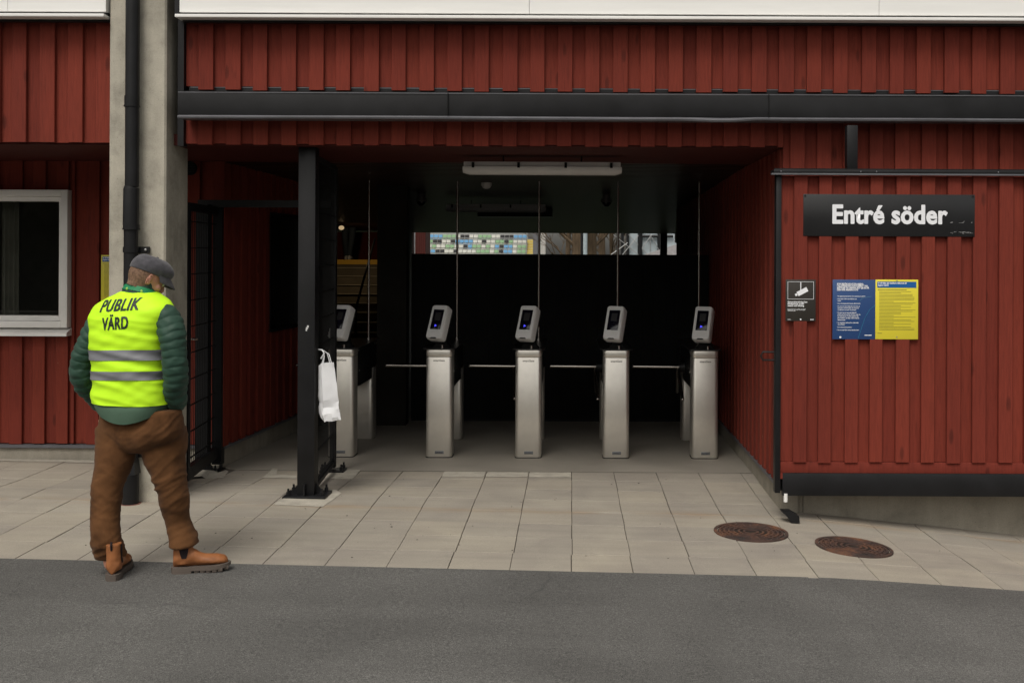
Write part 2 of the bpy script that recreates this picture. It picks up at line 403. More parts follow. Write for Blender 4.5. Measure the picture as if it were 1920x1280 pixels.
# individual pavers in one sheet
def pavement():
    rnd = random.Random(3); vs = []; fs = []; gs = []; mi = []
    rows = [6.045+.008, 6.43, 6.785, 7.14, 7.495, 7.85, 8.205, 8.56, 8.895]
    for r in range(len(rows)-1):
        y0, y1 = rows[r]+.0012, rows[r+1]-.0012
        n0 = -23
        for k in range(n0, 15):
            x0 = .016+.352*k
            e = rnd.uniform(-.0016, .0016)
            rj = (.0, .002, -.001, .001, -.0015, .0005, .0015, -.0005)[r]; xa, xb = x0+rj+.0023+rnd.uniform(-.0010, .0010), x0+rj+.352-.0023+rnd.uniform(-.0010, .0010)
            if r == 0: xa -= .004; xb -= .004
            if r == 7 and .3 > xa > -1.8: pass
            if xa > 1.5 and y0 > 7.75: continue
            cx_, cy_ = (xa+xb)/2, (y0+y1)/2
            c = (rnd.random(), rnd.random(), rnd.random())
            tx, ty = rnd.uniform(-.002, .002), rnd.uniform(-.002, .002)
            k0 = len(vs); ch = .0016
            pts = [(xa, y0), (xb, y0), (xb, y1), (xa, y1)]; ins = [(xa+ch, y0+ch), (xb-ch, y0+ch), (xb-ch, y1-ch), (xa+ch, y1-ch)]
            for p in pts: vs.append((p[0], p[1], gz(*p)-.03))
            for p in pts: vs.append((p[0], p[1], gz(*p)-ch+e+tx*(p[0]-cx_)+ty*(p[1]-cy_)))
            for p in ins: vs.append((p[0], p[1], gz(*p)+e+tx*(p[0]-cx_)+ty*(p[1]-cy_)))
            for i in range(4):
                j = (i+1) % 4
                fs.append((k0+i, k0+j, k0+4+j, k0+4+i)); fs.append((k0+4+i, k0+4+j, k0+8+j, k0+8+i)); gs += [c, c]
            fs.append((k0+8, k0+9, k0+10, k0+11)); gs.append(c)
    me = bpy.data.meshes.new('pavement'); me.from_pydata(vs, [], fs); me.materials.append(M['paver']); board_attr(me, gs)
    o = bpy.data.objects.new('pavement', me); COL.objects.link(o); tag(o, kind='structure')
    # pale mortar fillings round the steel feet and along the threshold
    b = MB()
    def patch(pts, h=.0035, jag=.012, seed=1):
        rr = random.Random(seed); P2 = []
        for i in range(len(pts)):
            a, c = Vector(pts[i]), Vector(pts[(i+1) % len(pts)])
            n_ = max(2, int((c-a).length/.03))
            for t in range(n_):
                q = a.lerp(c, t/n_); P2.append((q.x+rr.uniform(-jag, jag)*.5, q.y+rr.uniform(-jag, jag)*.5))
        cxx = sum(p[0] for p in P2)/len(P2); cyy = sum(p[1] for p in P2)/len(P2)
        n_ = len(P2)
        b.add([(cxx, cyy, gz(cxx, cyy)+h)]+[(p[0], p[1], gz(*p)+h) for p in P2], [(0, 1+i, 1+(i+1) % n_) for i in range(n_)])
    def gp(*pp): return [tuple(G(*q)[:2]) for q in pp]
    patch(gp((513, 947), (606, 950), (640, 925), (627, 918), (545, 925)), seed=2)
    patch(gp((600, 897), (660, 899), (676, 881), (632, 880)), seed=3)
    patch(gp((352, 895), (418, 896), (432, 878), (352, 885)), seed=4)
    patch(gp((492, 896), (556, 897), (556, 892), (508, 891), (520, 879), (512, 878)), jag=.008, seed=5)
    for i, (x0, x1) in enumerate(((-1.04, -.70), (-.685, -.345), (-.333, .012))):
        patch([(x0, 8.66), (x1, 8.66), (x1, 8.87), (x0, 8.87)], jag=.006, seed=8+i)
    patch([(-4.9, 8.86), (-3.4, 8.86), (-3.4, 8.95), (-4.9, 8.95)], seed=12)
    b.build('mortar_patch', M['mortar'], o, smooth=0)
pavement()

# ------------------------------------------------------------------ the stand building
B = thing('stand_building', 'red timber-clad football stand building with black beam, white fascia and dark entrance passage', 'building', (0, 7.6, 0))
class Sub: pass
def bpart(mb, name, m, smooth=35, recalc=True, parent=None):
    o = mb.build(name, m, None, smooth, recalc); o.parent = parent or B
    if not parent: o.matrix_parent_inverse = Matrix.Translation((0, -7.6, 0))
    return o
def bclad(*a, **k):
    o = cladding(a[0], B, *a[1:], **k); o.matrix_parent_inverse = Matrix.Translation((0, -7.6, 0)); return o
FY = 7.6
ZS = 2.582
# upper and lower strips of the facade: y measured to the back of the boards
bclad('timber_cladding', (-2.755, FY+.046, 0), (1,0,0), (0,-1,0), 11.0, 2.998, 3.56, M['red'], cover_extra=.028, start=.095, seed=1)
bclad('timber_cladding', (-2.755, FY+.046, 0), (1,0,0), (0,-1,0), 4.265, 2.592, 2.90, M['red'], cover_extra=.010, start=.095, seed=2)
bclad('timber_cladding', (1.515, FY+.046, 0), (1,0,0), (0,-1,0), 6.7, .20, 2.90, M['red'], start=.05, seed=3, pitch=.186, bw=.1)
bclad('timber_cladding', (-11.3, FY+.046, 0), (1,0,0), (0,-1,0), 8.04, 2.595, 3.56, M['red'], start=.03, cover_extra=.004, seed=4)
# white fascia with lip
b = MB()
for (x0, x1) in ((-11.3, -3.262), (-2.748, 8.2)):
    xx = x0; first = True
    while xx < x1-.01:
        xn = min(x1, xx+2.45)
        b.box((xx+.0015, 7.47, 3.495), (xn-.0015, 7.56, 4.7)); xx = xn
    b.box((x0-.02 if x0 > -5 else x0, 7.435, 3.452), (x1, 7.57, 3.474), .003)
bpart(b, 'white_fascia', M['white'])
b = MB()
for (x0, x1) in ((-11.3, -3.262), (-2.748, 8.2)):
    b.box((x0, 7.50, 3.474), (x1, 7.56, 3.495))
    b.box((x0, 7.53, 3.437), (x1, 7.57, 3.452))
b.box((-2.80, 7.585, 2.57), (-2.757, 7.66, 4.7))
b.box((-2.782, 7.47, 3.474), (-2.750, 7.56, 4.7))
bpart(b, 'fascia_trim', M['black'])
# black beam
b = MB()
zt, zb = 2.925, 2.742
n_ = 60; x0, x1 = -2.735, 8.2
rnd = random.Random(5)
prof = lambda x, k: .0022*math.sin(x*1.7+k)+.0018*noise.noise(Vector((x*1.3, k, 0)))+(.010*math.exp(-((x-1.05)/.18)**2)-.004*math.exp(-((x-1.3)/.1)**2) if k == 1 else 0)
rings = []
for i in range(121):
    x = x0+(x1-x0)*i/120
    rings.append([Vector((x, 7.42+prof(x, 2)*1.5, zb+.028)), Vector((x, 7.412+prof(x, 3)*1.2, (zb+zt)/2)), Vector((x, 7.42+prof(x, 4)*1.5, zt)), Vector((x, 7.435, zt+.012)), Vector((x, 7.60, zt+.03)), Vector((x, 7.60, zb+.028))])
b.loft(rings)
bpart(b, 'steel_beam', M['black'], 30)
b = MB(); b.box((x0, 7.4165, zt-.002), (x1, 7.424, zt+.004)); bpart(b, 'beam_edge', M['flash'])
b = MB(); rings = []
for i in range(121):
    x = x0+(x1-x0)*i/120; d = prof(x, 1)
    rings.append([Vector((x, 7.405, zb+.002-d)), Vector((x, 7.40, zb+.013-d)), Vector((x, 7.418, zb+.026-d*.5)), Vector((x, 7.59, zb+.026)), Vector((x, 7.59, zb+.010))])
b.loft(rings)
bpart(b, 'drip_flashing', M['flash'], 30)
b = MB()
b.box((x0, 7.628, zt-.02), (x1, 7.64, 3.0)); bpart(b, 'flashing_upstand', M['black'])
b = MB(); b.box((x0+.01, 7.6255, 2.990), (x1, 7.6275, 2.9965)); bpart(b, 'flashing_edge', M['flash'])
# seams, small screws on the beam
b = MB()
for x in (-.86, 1.37, 3.2): b.box((x, 7.402, zb+.03), (x+.004, 7.43, zt+.002))
bpart(b, 'beam_seam', M['blackmat'])
# soffit and ceiling
b = MB()
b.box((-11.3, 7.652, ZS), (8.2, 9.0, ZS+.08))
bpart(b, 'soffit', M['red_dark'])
b = MB(); y = 9.0; k = 0; gs = []
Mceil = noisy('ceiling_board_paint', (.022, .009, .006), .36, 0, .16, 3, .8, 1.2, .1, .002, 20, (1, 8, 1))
def cz(y): return ZS-(max(9.0, y)-9.0)*(.285/14.3)
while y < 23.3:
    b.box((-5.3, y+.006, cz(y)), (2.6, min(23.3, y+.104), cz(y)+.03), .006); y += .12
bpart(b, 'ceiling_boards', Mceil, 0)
b = MB(); b.box((-5.3, 9.0, ZS+.09), (2.6, 23.3, ZS+.2)); b.box((-5.3, 23.22, 2.305), (2.6, 23.3, ZS+.2)); bpart(b, 'ceiling_slab', M['blackmat'])
# roof and hidden sides
b = MB()
b.box((-11.4, 7.5, 4.7), (8.3, 24, 4.85)); b.box((-11.4, 7.6, -.3), (-11.3, 24, 4.7)); b.box((8.2, 7.86, -.6), (8.3, 24, 4.7))
b.box((2.62, 23.2, -.3), (8.2, 23.35, 4.7)); b.box((-11.3, 23.2, -.3), (-5.32, 23.35, 4.7)); b.box((-5.32, 23.2, 2.6), (2.62, 23.35, 4.7))
b.box((1.65, 7.67, .205), (8.2, 7.78, 2.58))
bpart(b, 'outer_shell', M['red_dark'])
# tunnel right wall
bclad('timber_cladding', (1.556, 7.66, 0), (0,1,0), (-1,0,0), 7.54, .16, ZS-.005, M['red'], start=.02, seed=6, pitch=.19)
b = MB(); b.box((1.525, 7.665, -.3), (1.64, 15.2, .145)); b.box((1.56, 7.78, .145), (1.64, 15.2, ZS)); bpart(b, 'concrete_plinth', M['plinth'])
b = MB(); b.box((1.498, 7.665, .135), (1.525, 15.2, .158)); bpart(b, 'base_flashing', M['flash'])
b = MB(); b.box((1.64, 15.1, -.3), (2.36, 15.2, ZS)); b.box((2.36, 15.1, -.3), (2.5, 23.3, ZS)); bpart(b, 'inner_wall', M['blackmat'])
# left recess wall
LW = 9.0
bclad('timber_cladding', (-11.3, LW+.046, 0), (1,0,0), (0,-1,0), 5.72, .20, ZS+.005, M['red'], start=.06, seed=7)
bclad('timber_cladding', (-4.21, LW+.046, 0), (1,0,0), (0,-1,0), 1.28, .20, ZS+.005, M['red'], start=.13, seed=8, pitch=.21)
bclad('timber_cladding', (-5.58, LW+.046, 0), (1,0,0), (0,-1,0), 1.37, .20, 1.125, M['red'], start=.06, seed=9)
bclad('timber_cladding', (-5.58, LW+.046, 0), (1,0,0), (0,-1,0), 1.37, 2.335, ZS+.005, M['red'], start=.06, seed=10)
b = MB(); b.box((-11.3, LW+.05, .17), (-5.58, LW+.2, ZS)); b.box((-4.21, LW+.05, .17), (-2.96, LW+.2, ZS))
b.box((-5.58, LW+.05, .17), (-4.21, LW+.2, 1.12)); b.box((-5.58, LW+.05, 2.33), (-4.21, LW+.2, ZS))
bpart(b, 'inner_wall', M['blackmat'])
b = MB(); b.box((-11.3, LW-.012, .165), (-2.935, LW+.05, .192)); bpart(b, 'base_flashing', M['flash'])
b = MB(); b.box((-11.3, LW+.012, -.3), (-2.96, LW+.2, .165)); bpart(b, 'concrete_plinth', M['plinth'])
# tunnel left wall, slightly splayed
du = Vector((.08, 1, 0)).normalized(); dn = Vector((1, -.08, 0)).normalized()
lo = Vector((-2.975, LW+.02, 0))
def lwall(s0, s1, z0, z1, seed, st=0.): 
    bclad('timber_cladding', lo+du*s0, du, dn, s1-s0, z0, z1, M['red'], start=st, seed=seed, pitch=.19)
lwall(0, 1.05, .18, ZS-.005, 11); lwall(1.05, 1.9, .18, 1.10, 12, .05); lwall(1.05, 1.9, 2.2, ZS-.005, 13, .05); lwall(1.9, 2.25, .18, ZS-.005, 14, .05)
b = MB(); b.xf = Matrix.Translation(lo) @ Matrix(((du.x, dn.x, 0, 0), (du.y, dn.y, 0, 0), (0, 0, 1, 0), (0, 0, 0, 1)))
b.box((0, -.2, .17), (1.05, -.002, ZS)); b.box((1.9, -.2, .17), (2.25, -.002, ZS)); b.box((1.05, -.2, .17), (1.9, -.002, 1.1)); b.box((1.05, -.2, 2.2), (1.9, -.002, ZS))
bpart(b, 'inner_wall', M['blackmat'])
b = MB(); b.xf = Matrix.Translation(lo) @ Matrix(((du.x, dn.x, 0, 0), (du.y, dn.y, 0, 0), (0, 0, 1, 0), (0, 0, 0, 1)))
b.box((-.03, -.05, .158), (2.25, .062, .178)); bpart(b, 'base_flashing', M['flash'])
b = MB(); b.xf = Matrix.Translation(lo) @ Matrix(((du.x, dn.x, 0, 0), (du.y, dn.y, 0, 0), (0, 0, 1, 0), (0, 0, 0, 1)))
b.box((-.01, -.2, -.3), (2.25, .03, .158)); bpart(b, 'concrete_plinth', M['plinth'])
b = MB(); b.xf = Matrix.Translation(lo) @ Matrix(((du.x, dn.x, 0, 0), (du.y, dn.y, 0, 0), (0, 0, 1, 0), (0, 0, 0, 1)))
for q in (((1.05,-.03,1.1),(1.09,.055,2.2)), ((1.86,-.03,1.1),(1.9,.055,2.2)), ((1.09,-.03,2.16),(1.86,.055,2.2)), ((1.03,-.03,1.07),(1.92,.07,1.1))): b.box(*q)
wf = bpart(b, 'window', M['black'])
b = MB(); b.xf = Matrix.Translation(lo) @ Matrix(((du.x, dn.x, 0, 0), (du.y, dn.y, 0, 0), (0, 0, 1, 0), (0, 0, 0, 1)))
b.box((1.09, 0, 1.1), (1.86, .01, 2.16)); b.build('window_pane', M['glass'], wf)
# corner board
b = MB(); b.box((-2.985, 8.93, .19), (-2.90, 8.955, ZS-.002), .003)
o = bpart(b, 'corner_board', M['red'])
# piers at the end of the tunnel and the stair passage
b = MB()
b.box((-5.3, 11.24, -.3), (-2.50, 11.4, ZS)); b.box((-2.05, 11.3, -.3), (-1.74, 11.5, ZS))
b.box((-5.4, 11.4, -.3), (-5.3, 23.3, ZS))
b.loft([[Vector((-1.92, 11.5, z)), Vector((-1.78, 11.5, z)), Vector((-3.44, 23.2, z)), Vector((-3.58, 23.2, z))] for z in (-.3, ZS)])
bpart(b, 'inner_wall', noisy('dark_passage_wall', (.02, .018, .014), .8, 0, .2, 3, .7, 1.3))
b = MB(); b.box((-3.61, 24.1, -.3), (-3.54, 24.3, 2.45), .004); bpart(b, 'white_door_jamb', M['whitelac'])
b = MB(); b.box((2.28, 23.32, 2.1), (2.36, 23.42, 2.7)); bpart(b, 'white_door_jamb', M['whitelac'])
b = MB(); b.box((1.96, 23.31, -.3), (2.11, 23.43, 2.5)); bpart(b, 'end_post', M['black'])
# left window
WN = None
b = MB()
X0, X1, Z0, Z1 = -5.575, -4.215, 1.18, 2.335
for q in (((X0, 8.93, Z0), (X0+.055, 9.1, Z1)), ((X1-.055, 8.93, Z0), (X1, 9.1, Z1)), ((X0+.055, 8.93, Z1-.055), (X1-.055, 9.1, Z1)), ((X0+.055, 8.93, Z0), (X1-.055, 9.1, Z0+.055))): b.box(*q, .004)
WN = bpart(b, 'window', M['whitelac'])
b = MB(); i0, i1 = X0+.057, X1-.057
for q in (((i0, 8.965, Z0+.057), (i0+.045, 9.07, Z1-.057)), ((i1-.03, 8.965, Z0+.057), (i1, 9.07, Z1-.057)), ((i0+.045, 8.965, Z1-.095), (i1-.03, 9.07, Z1-.057)), ((i0+.045, 8.965, Z0+.057), (i1-.03, 9.07, Z0+.1))): b.box(*q, .003)
b.build('window_sash', M['whitelac'], WN)
b = MB(); b.quad((i0+.02, 9.015, Z0+.07), (i1-.01, 9.015, Z0+.07), (i1-.01, 9.015, Z1-.07), (i0+.02, 9.015, Z1-.07)); b.build('window_pane', M['cglass'], WN, recalc=False)
b = MB(); b.box((-6.6, 9.21, .2), (-3.2, 9.22, 1.1)); b.box((-6.6, 10.6, -.2), (-3.2, 10.7, 2.6)); b.box((-6.7, 9.2, -.2), (-6.6, 10.7, 2.6)); b.box((-3.2, 9.2, -.2), (-3.1, 10.7, 2.6)); b.box((-6.6, 9.2, 2.5), (-3.2, 10.6, 2.6)); b.box((-6.6, 9.2, -.1), (-3.2, 10.6, 0))
bpart(b, 'dark_room', noisy('room_wall', (.40, .37, .32), .9))
b = MB()
for x0_ in (-4.97, -5.35): b.loft([[Vector((x0_+.0075*i, 9.32+.02*math.sin(i*1.1), z)) for i in range(22)]+[Vector((x0_+.0075*i, 9.325+.02*math.sin(i*1.1), z)) for i in range(21, -1, -1)] for z in (1.0, 2.45)])
b.build('curtain', noisy('grey_curtain', (.55, .52, .46), .9), WN)
b = MB(); b.prism([(8.90, 1.112), (8.90, 1.14), (9.0, 1.175), (9.04, 1.175), (9.04, 1.112)], X0-.02, X1+.01, 'x'); b.build('window_sill', M['whitelac'], WN)
# vent
b = MB(); c = P(357, 316, 8.95)
b.cyl((c.x, 8.95, c.z), (c.x, 8.915, c.z), .058, 28); 
VT = bpart(b, 'wall_vent', M['blackmat'])
b = MB()
for i in range(-3, 4): b.box((c.x-math.sqrt(max(0, .055**2-(i*.014)**2)), 8.905, c.z+i*.014-.003), (c.x+math.sqrt(max(0, .055**2-(i*.014)**2)), 8.912, c.z+i*.014+.003))
b.build('vent_slats', M['black'], VT)

# ------------------------------------------------------------------ stairs in the passage behind
ST = thing('staircase', 'dim concrete staircase with yellow top edge seen through the passage', 'stairs', (-4.2, 17.7, 0))
b = MB()
for k in range(1, 12): b.box((-5.25, 17.7+.3*(k-1), -.2), (-3.05, 17.7+.3*k if k < 11 else 22.6, .155*k-.0))
o = b.build('steps', noisy('stair_concrete', (.10, .085, .06), .8, 0, .3, 4), None); o.parent = ST; o.matrix_parent_inverse = Matrix.Translation((4.2, -17.7, 0))
b = MB()
for k in range(1, 11): b.box((-5.25, 17.7+.3*(k-1)-.02, .155*k+.001), (-3.05, 17.7+.3*(k-1)+.03, .155*k+.012))
o = b.build('step_nosing', noisy('grey_nosing', (.3, .27, .2), .6), None); o.parent = ST; o.matrix_parent_inverse = Matrix.Translation((4.2, -17.7, 0))
b = MB(); b.box((-5.25, 20.69, 1.62), (-3.05, 20.76, 1.712))
o = b.build('yellow_edge', mat('yellow_edge_paint', (.62, .36, .02), .6), None); o.parent = ST; o.matrix_parent_inverse = Matrix.Translation((4.2, -17.7, 0))
b = MB(); b.tube([(-3.42, 17.0, .05), (-3.42, 17.0, .95), (-3.6, 19.6, 2.1)], .02, 8)
o = b.build('handrail', M['black'], None); o.parent = ST; o.matrix_parent_inverse = Matrix.Translation((4.2, -17.7, 0))
b = MB(); b.box((-5.25, 22.6, -.2), (-3.62, 22.7, 2.29)); 
tag(b.build('passage_wall', M['red']), 'dark red timber wall at the head of the dim stairs', 'wall')
WL = thing('wall_lamp', 'small round lit wall lamp glowing beside the dim stairs', 'wall lamp', P(640, 427, 19.0))
b = MB(); b.sphere((0, 0, 0), .05, 14, (1, 1, .8)); b.build('lamp_shade', M['lampglow'], WL)
b = MB(); b.box((-.16, -.02, -.01), (0, .02, .06)); b.box((-.9, -.03, -.2), (-.14, .03, .3)) if False else None; b.build('lamp_bracket', M['black'], WL)
ld = bpy.data.lights.new('wall_lamp_light', 'SPOT'); ld.spot_size = R(165); ld.spot_blend = .6; ld.energy = 14; ld.color = (1, .74, .45); ld.shadow_soft_size = .05
lo_ = bpy.data.objects.new('wall_lamp_light', ld); COL.objects.link(lo_); lo_.parent = WL; lo_.location = (0.03, -.02, -.06); lo_.rotation_euler = Vector((.12, .75, -1)).to_track_quat('-Z', 'Y').to_euler()

# ------------------------------------------------------------------ black fence closing the tunnel
FN = thing('black_fence', 'solid black board fence closing the passage behind the turnstiles', 'fence', (-.1, 11.6, 0))
b = MB(); x = -1.73
while x < 1.49:
    b.box((x+.10, 0-.0, .03), (min(1.60, x+.10+.119), .03, 1.818)); x += .12
b.build('fence_boards', M['blackmat'], FN)
b = MB(); b.box((-1.63, .031, .0), (1.6, .045, 1.80)); b.box((-1.63, .046, .3), (1.6, .07, .36)); b.build('rail', M['black'], FN)

# ------------------------------------------------------------------ concrete column and drainpipe
b = MB()
bm = bmesh.new(); bmesh.ops.create_cube(bm, size=1)
for v in bm.verts: v.co = Vector((-3.25+(v.co.x+.5)*.40, 7.5+(v.co.y+.5)*.44, -.3+(v.co.z+.5)*5.3))
bmesh.ops.bevel(bm, geom=[e for e in bm.edges if abs(e.verts[0].co.z-e.verts[1].co.z) > 1], offset=.012, segments=1, affect='EDGES')
b.addbm(bm)
tag(b.build('concrete_column', M['concrete']), 'tall grey concrete column standing behind the man in the yellow vest', 'column')
DP = thing('drainpipe', 'black round drainpipe running down the front of the concrete column', 'drainpipe', (-3.06, 7.435, 0))
b = MB(); z1 = 2.27
b.cyl((0, 0, z1), (0, 0, 5.0), .047, 28); b.tube([(0, 0, z1+.0), (-.004, 0, z1-.02), (-.006, -.002, 2.0)], [.049, .053, .053], 28)
b.cyl((-.006, 0, .36), (-.006, 0, 2.0), .047, 28); b.build('pipe', M['black'], DP)
b = MB()
for z, r in ((2.83, .050), (1.975, .055)): b.cyl((-.003, 0, z), (-.003, 0, z+.07 if z > 2 else z+.03), r, 28); b.cyl((-.003, 0, z-.006), (-.003, 0, z+.004), r+.004, 28)
b.build('collar', M['black'], DP)
b = MB()
for z in (1.83, .40):
    b.cyl((-.006, 0, z-.02), (-.006, 0, z+.02), .053, 24); b.box((.03, .035, z-.022), (.105, .06, z+.022)); 
b.build('pipe_bracket', M['black'], DP)
b = MB()
for z in (1.83, .40): b.sphere((.085, .030, z), .010, 10)
b.build('bolt', M['zinc'], DP)
b = MB(); b.cyl((-.002, 0, .04), (-.002, 0, .27), .056, 28, .058); b.loft([[Vector((-.06, -.05, .27)), Vector((.05, -.05, .27)), Vector((.05, .05, .27)), Vector((-.06, .05, .27))], [Vector((-.03, -.03, .44)), Vector((.03, -.03, .44)), Vector((.03, .04, .44)), Vector((-.03, .04, .44))]])
b.build('leaf_trap', M['black'], DP)
b = MB(); b.cyl((-.002, 0, .035), (-.002, 0, .065), .078, 28, .072); b.build('base_ring', M['rustring'], DP)

# ------------------------------------------------------------------ black gate post and mesh fences
def base_plate(b, x, y, z, s=.14):
    b.box((x-s, y-s*.75, z), (x+s, y+s*.75, z+.018), .003)
    for sx in (-1, 1):
        for sy in (-1, 1):
            b.cyl((x+sx*s*.78, y+sy*s*.5, z+.018), (x+sx*s*.78, y+sy*s*.5, z+.045), .014, 6)
            b.cyl((x+sx*s*.78, y+sy*s*.5, z+.045), (x+sx*s*.78, y+sy*s*.5, z+.068), .008, 8)
p0 = G(572, 933); bx, by, bz = p0.x, 7.80, gz(p0.x, 7.80)
PT = thing('gate_post', 'tall square black steel post with a bolted base plate before the turnstiles', 'post', (bx, by, bz))
b = MB(); b.box((-.062, -.06, .015), (.062, .06, ZS-bz-.0), .004); b.build('post_shaft', M['black'], PT)
b = MB(); base_plate(b, 0, 0, 0, .155)
b.box((-.005, -.11, .018), (.005, -.06, .10)); b.prism([(-.12, .018), (-.062, .018), (-.062, .1)], -.005, .005, 'y'); b.prism([(.12, .018), (.062, .018), (.062, .1)], -.005, .005, 'y')
b.build('base_plate', M['black'], PT)
b = MB(); b.box((-.002, -.0612, 1.22), (.012, -.0604, 1.235)); b.box((.006, -.0612, 1.232), (.018, -.0604, 1.248)); b.box((-.004, -.0612, 1.208), (.006, -.0604, 1.222)); b.build('paint_chip', mat('scratch_white', (.6, .6, .6), .6), PT)

def mesh_panel(root, A, Bp, z0, z1, hz, dv=.05, hole_frame=True):
    A, Bp = Vector(A), Vector(Bp); d = Bp-A; Ln = d.length; d.normalize()
    b = MB(); n_ = int(Ln/dv)
    for i in range(n_+1):
        p = A+d*(i*Ln/n_); b.cyl((p.x, p.y, z0), (p.x, p.y, z1), .0028, 5)
    for z in hz:
        for dd in (-.005, .005):
            nrm = Vector((-d.y, d.x, 0))*dd
            b.cyl((A.x+nrm.x, A.y+nrm.y, z), (Bp.x+nrm.x, Bp.y+nrm.y, z), .0035, 5)
    b.build('wire_mesh', M['blackmat'], root)
ML = thing('mesh_fence', 'black wire mesh gate leaf beside the concrete column with heavy bottom rail', 'mesh fence', (-2.93, 8.5, .05), group='black mesh fences at the entrance')
def rel(q): return (q[0]+2.93, q[1]-8.5, (q[2] if len(q) > 2 else 0)-.05)
A_, B_ = rel((-2.885, 8.02)), rel((-2.96, 8.90))
mesh_panel(ML, (A_[0], A_[1], 0), (B_[0], B_[1], 0), .12, 2.10, [.2+.2*i for i in range(10)], .05)
def bar(b, a, c, w_, h_):
    a, c = Vector(a), Vector(c); d = (c-a); d.normalize()
    s = Vector((0, 0, 1)).cross(d)
    if s.length < .1: s = Vector((1, 0, 0))
    s.normalize(); u_ = d.cross(s)
    b.loft([[q+s*w_/2+u_*h_/2, q-s*w_/2+u_*h_/2, q-s*w_/2-u_*h_/2, q+s*w_/2-u_*h_/2] for q in (a, c)])
b = MB(); bar(b, (A_[0], A_[1], .10), (B_[0], B_[1], .10), .05, .09); b.build('bottom_rail', M['black'], ML)
b = MB(); bar(b, (A_[0], A_[1], 2.11), (B_[0], B_[1], 2.11), .05, .06); b.build('top_rail', M['black'], ML)
b = MB(); b.box((A_[0]-.025, A_[1]-.025, .05), (A_[0]+.025, A_[1]+.025, 2.13)); b.build('frame_post', M['black'], ML)
for (x, y, w_) in ((-3.0, 8.72, .05), (-2.945, 8.93, .04)):
    q = rel((x, y)); b = MB(); b.box((q[0]-w_, q[1]-w_, .0), (q[0]+w_, q[1]+w_, 2.16)); b.build('frame_post', M['black'], ML)
b = MB(); q = rel((-2.99, 8.74)); base_plate(b, q[0], q[1], -.03, .14); b.prism([(q[0]-.12, -.01), (q[0]+.10, -.01), (q[0]+.05, .09), (q[0]-.04, .09)], q[1]-.09, q[1]-.06, 'y'); b.build('base_plate', M['black'], ML)
b = MB(); b.box(rel((-3.08, 8.80, 2.19)), rel((-1.98, 8.86, 2.25))); b.build('cross_bar', M['black'], ML)
b = MB(); q = rel(tuple(P(365, 636, 8.2))); b.tube([(q[0]-.03, q[1], q[2]), (q[0]+.03, q[1]-.01, q[2])], .008, 8); b.tube([(q[0]-.03, q[1]+.0, q[2]), (q[0]-.03, q[1]+.07, q[2])], .008, 8); b.build('lever_handle', M['chrome'], ML)
# right mesh wing behind the post
e = G(624, 884)
MR = thing('mesh_fence', 'black wire mesh fence wing running back from the tall square post', 'mesh fence', (-1.9, 8.3, 0), group='black mesh fences at the entrance')
A_, B_ = (bx+.02+1.9, 7.88-8.3), (e.x+.0+1.9, 8.86-8.3)
mesh_panel(MR, (*A_, 0), (*B_, 0), .06, 2.5, [.12+.2*i for i in range(12)], .045)
for t in (0.02, 1.0):
    x, y = A_[0]+(B_[0]-A_[0])*t, A_[1]+(B_[1]-A_[1])*t
    b = MB(); b.box((x-.02, y-.03, .04), (x+.02, y+.03, 2.53)); b.build('frame_post', M['black'], MR)
b = MB(); bar(b, (A_[0], A_[1], .075), (B_[0], B_[1], .075), .03, .03); bar(b, (A_[0], A_[1], 2.52), (B_[0], B_[1], 2.52), .03, .04); b.build('rails', M['black'], MR)
b = MB(); base_plate(b, B_[0], B_[1], gz(e.x, 8.86)+.002, .10); b.build('base_plate', M['black'], MR)
b = MB(); b.box((A_[0]-.015, A_[1]+.05, .5), (A_[0]+.015, A_[1]+.35, 2.5)) ; 
b.v = [Vector((p.x+(B_[0]-A_[0])*((p.y-A_[1])/(B_[1]-A_[1]))-.03, p.y, p.z)) for p in b.v]; b.build('infill_panel', M['blackmat'], MR)

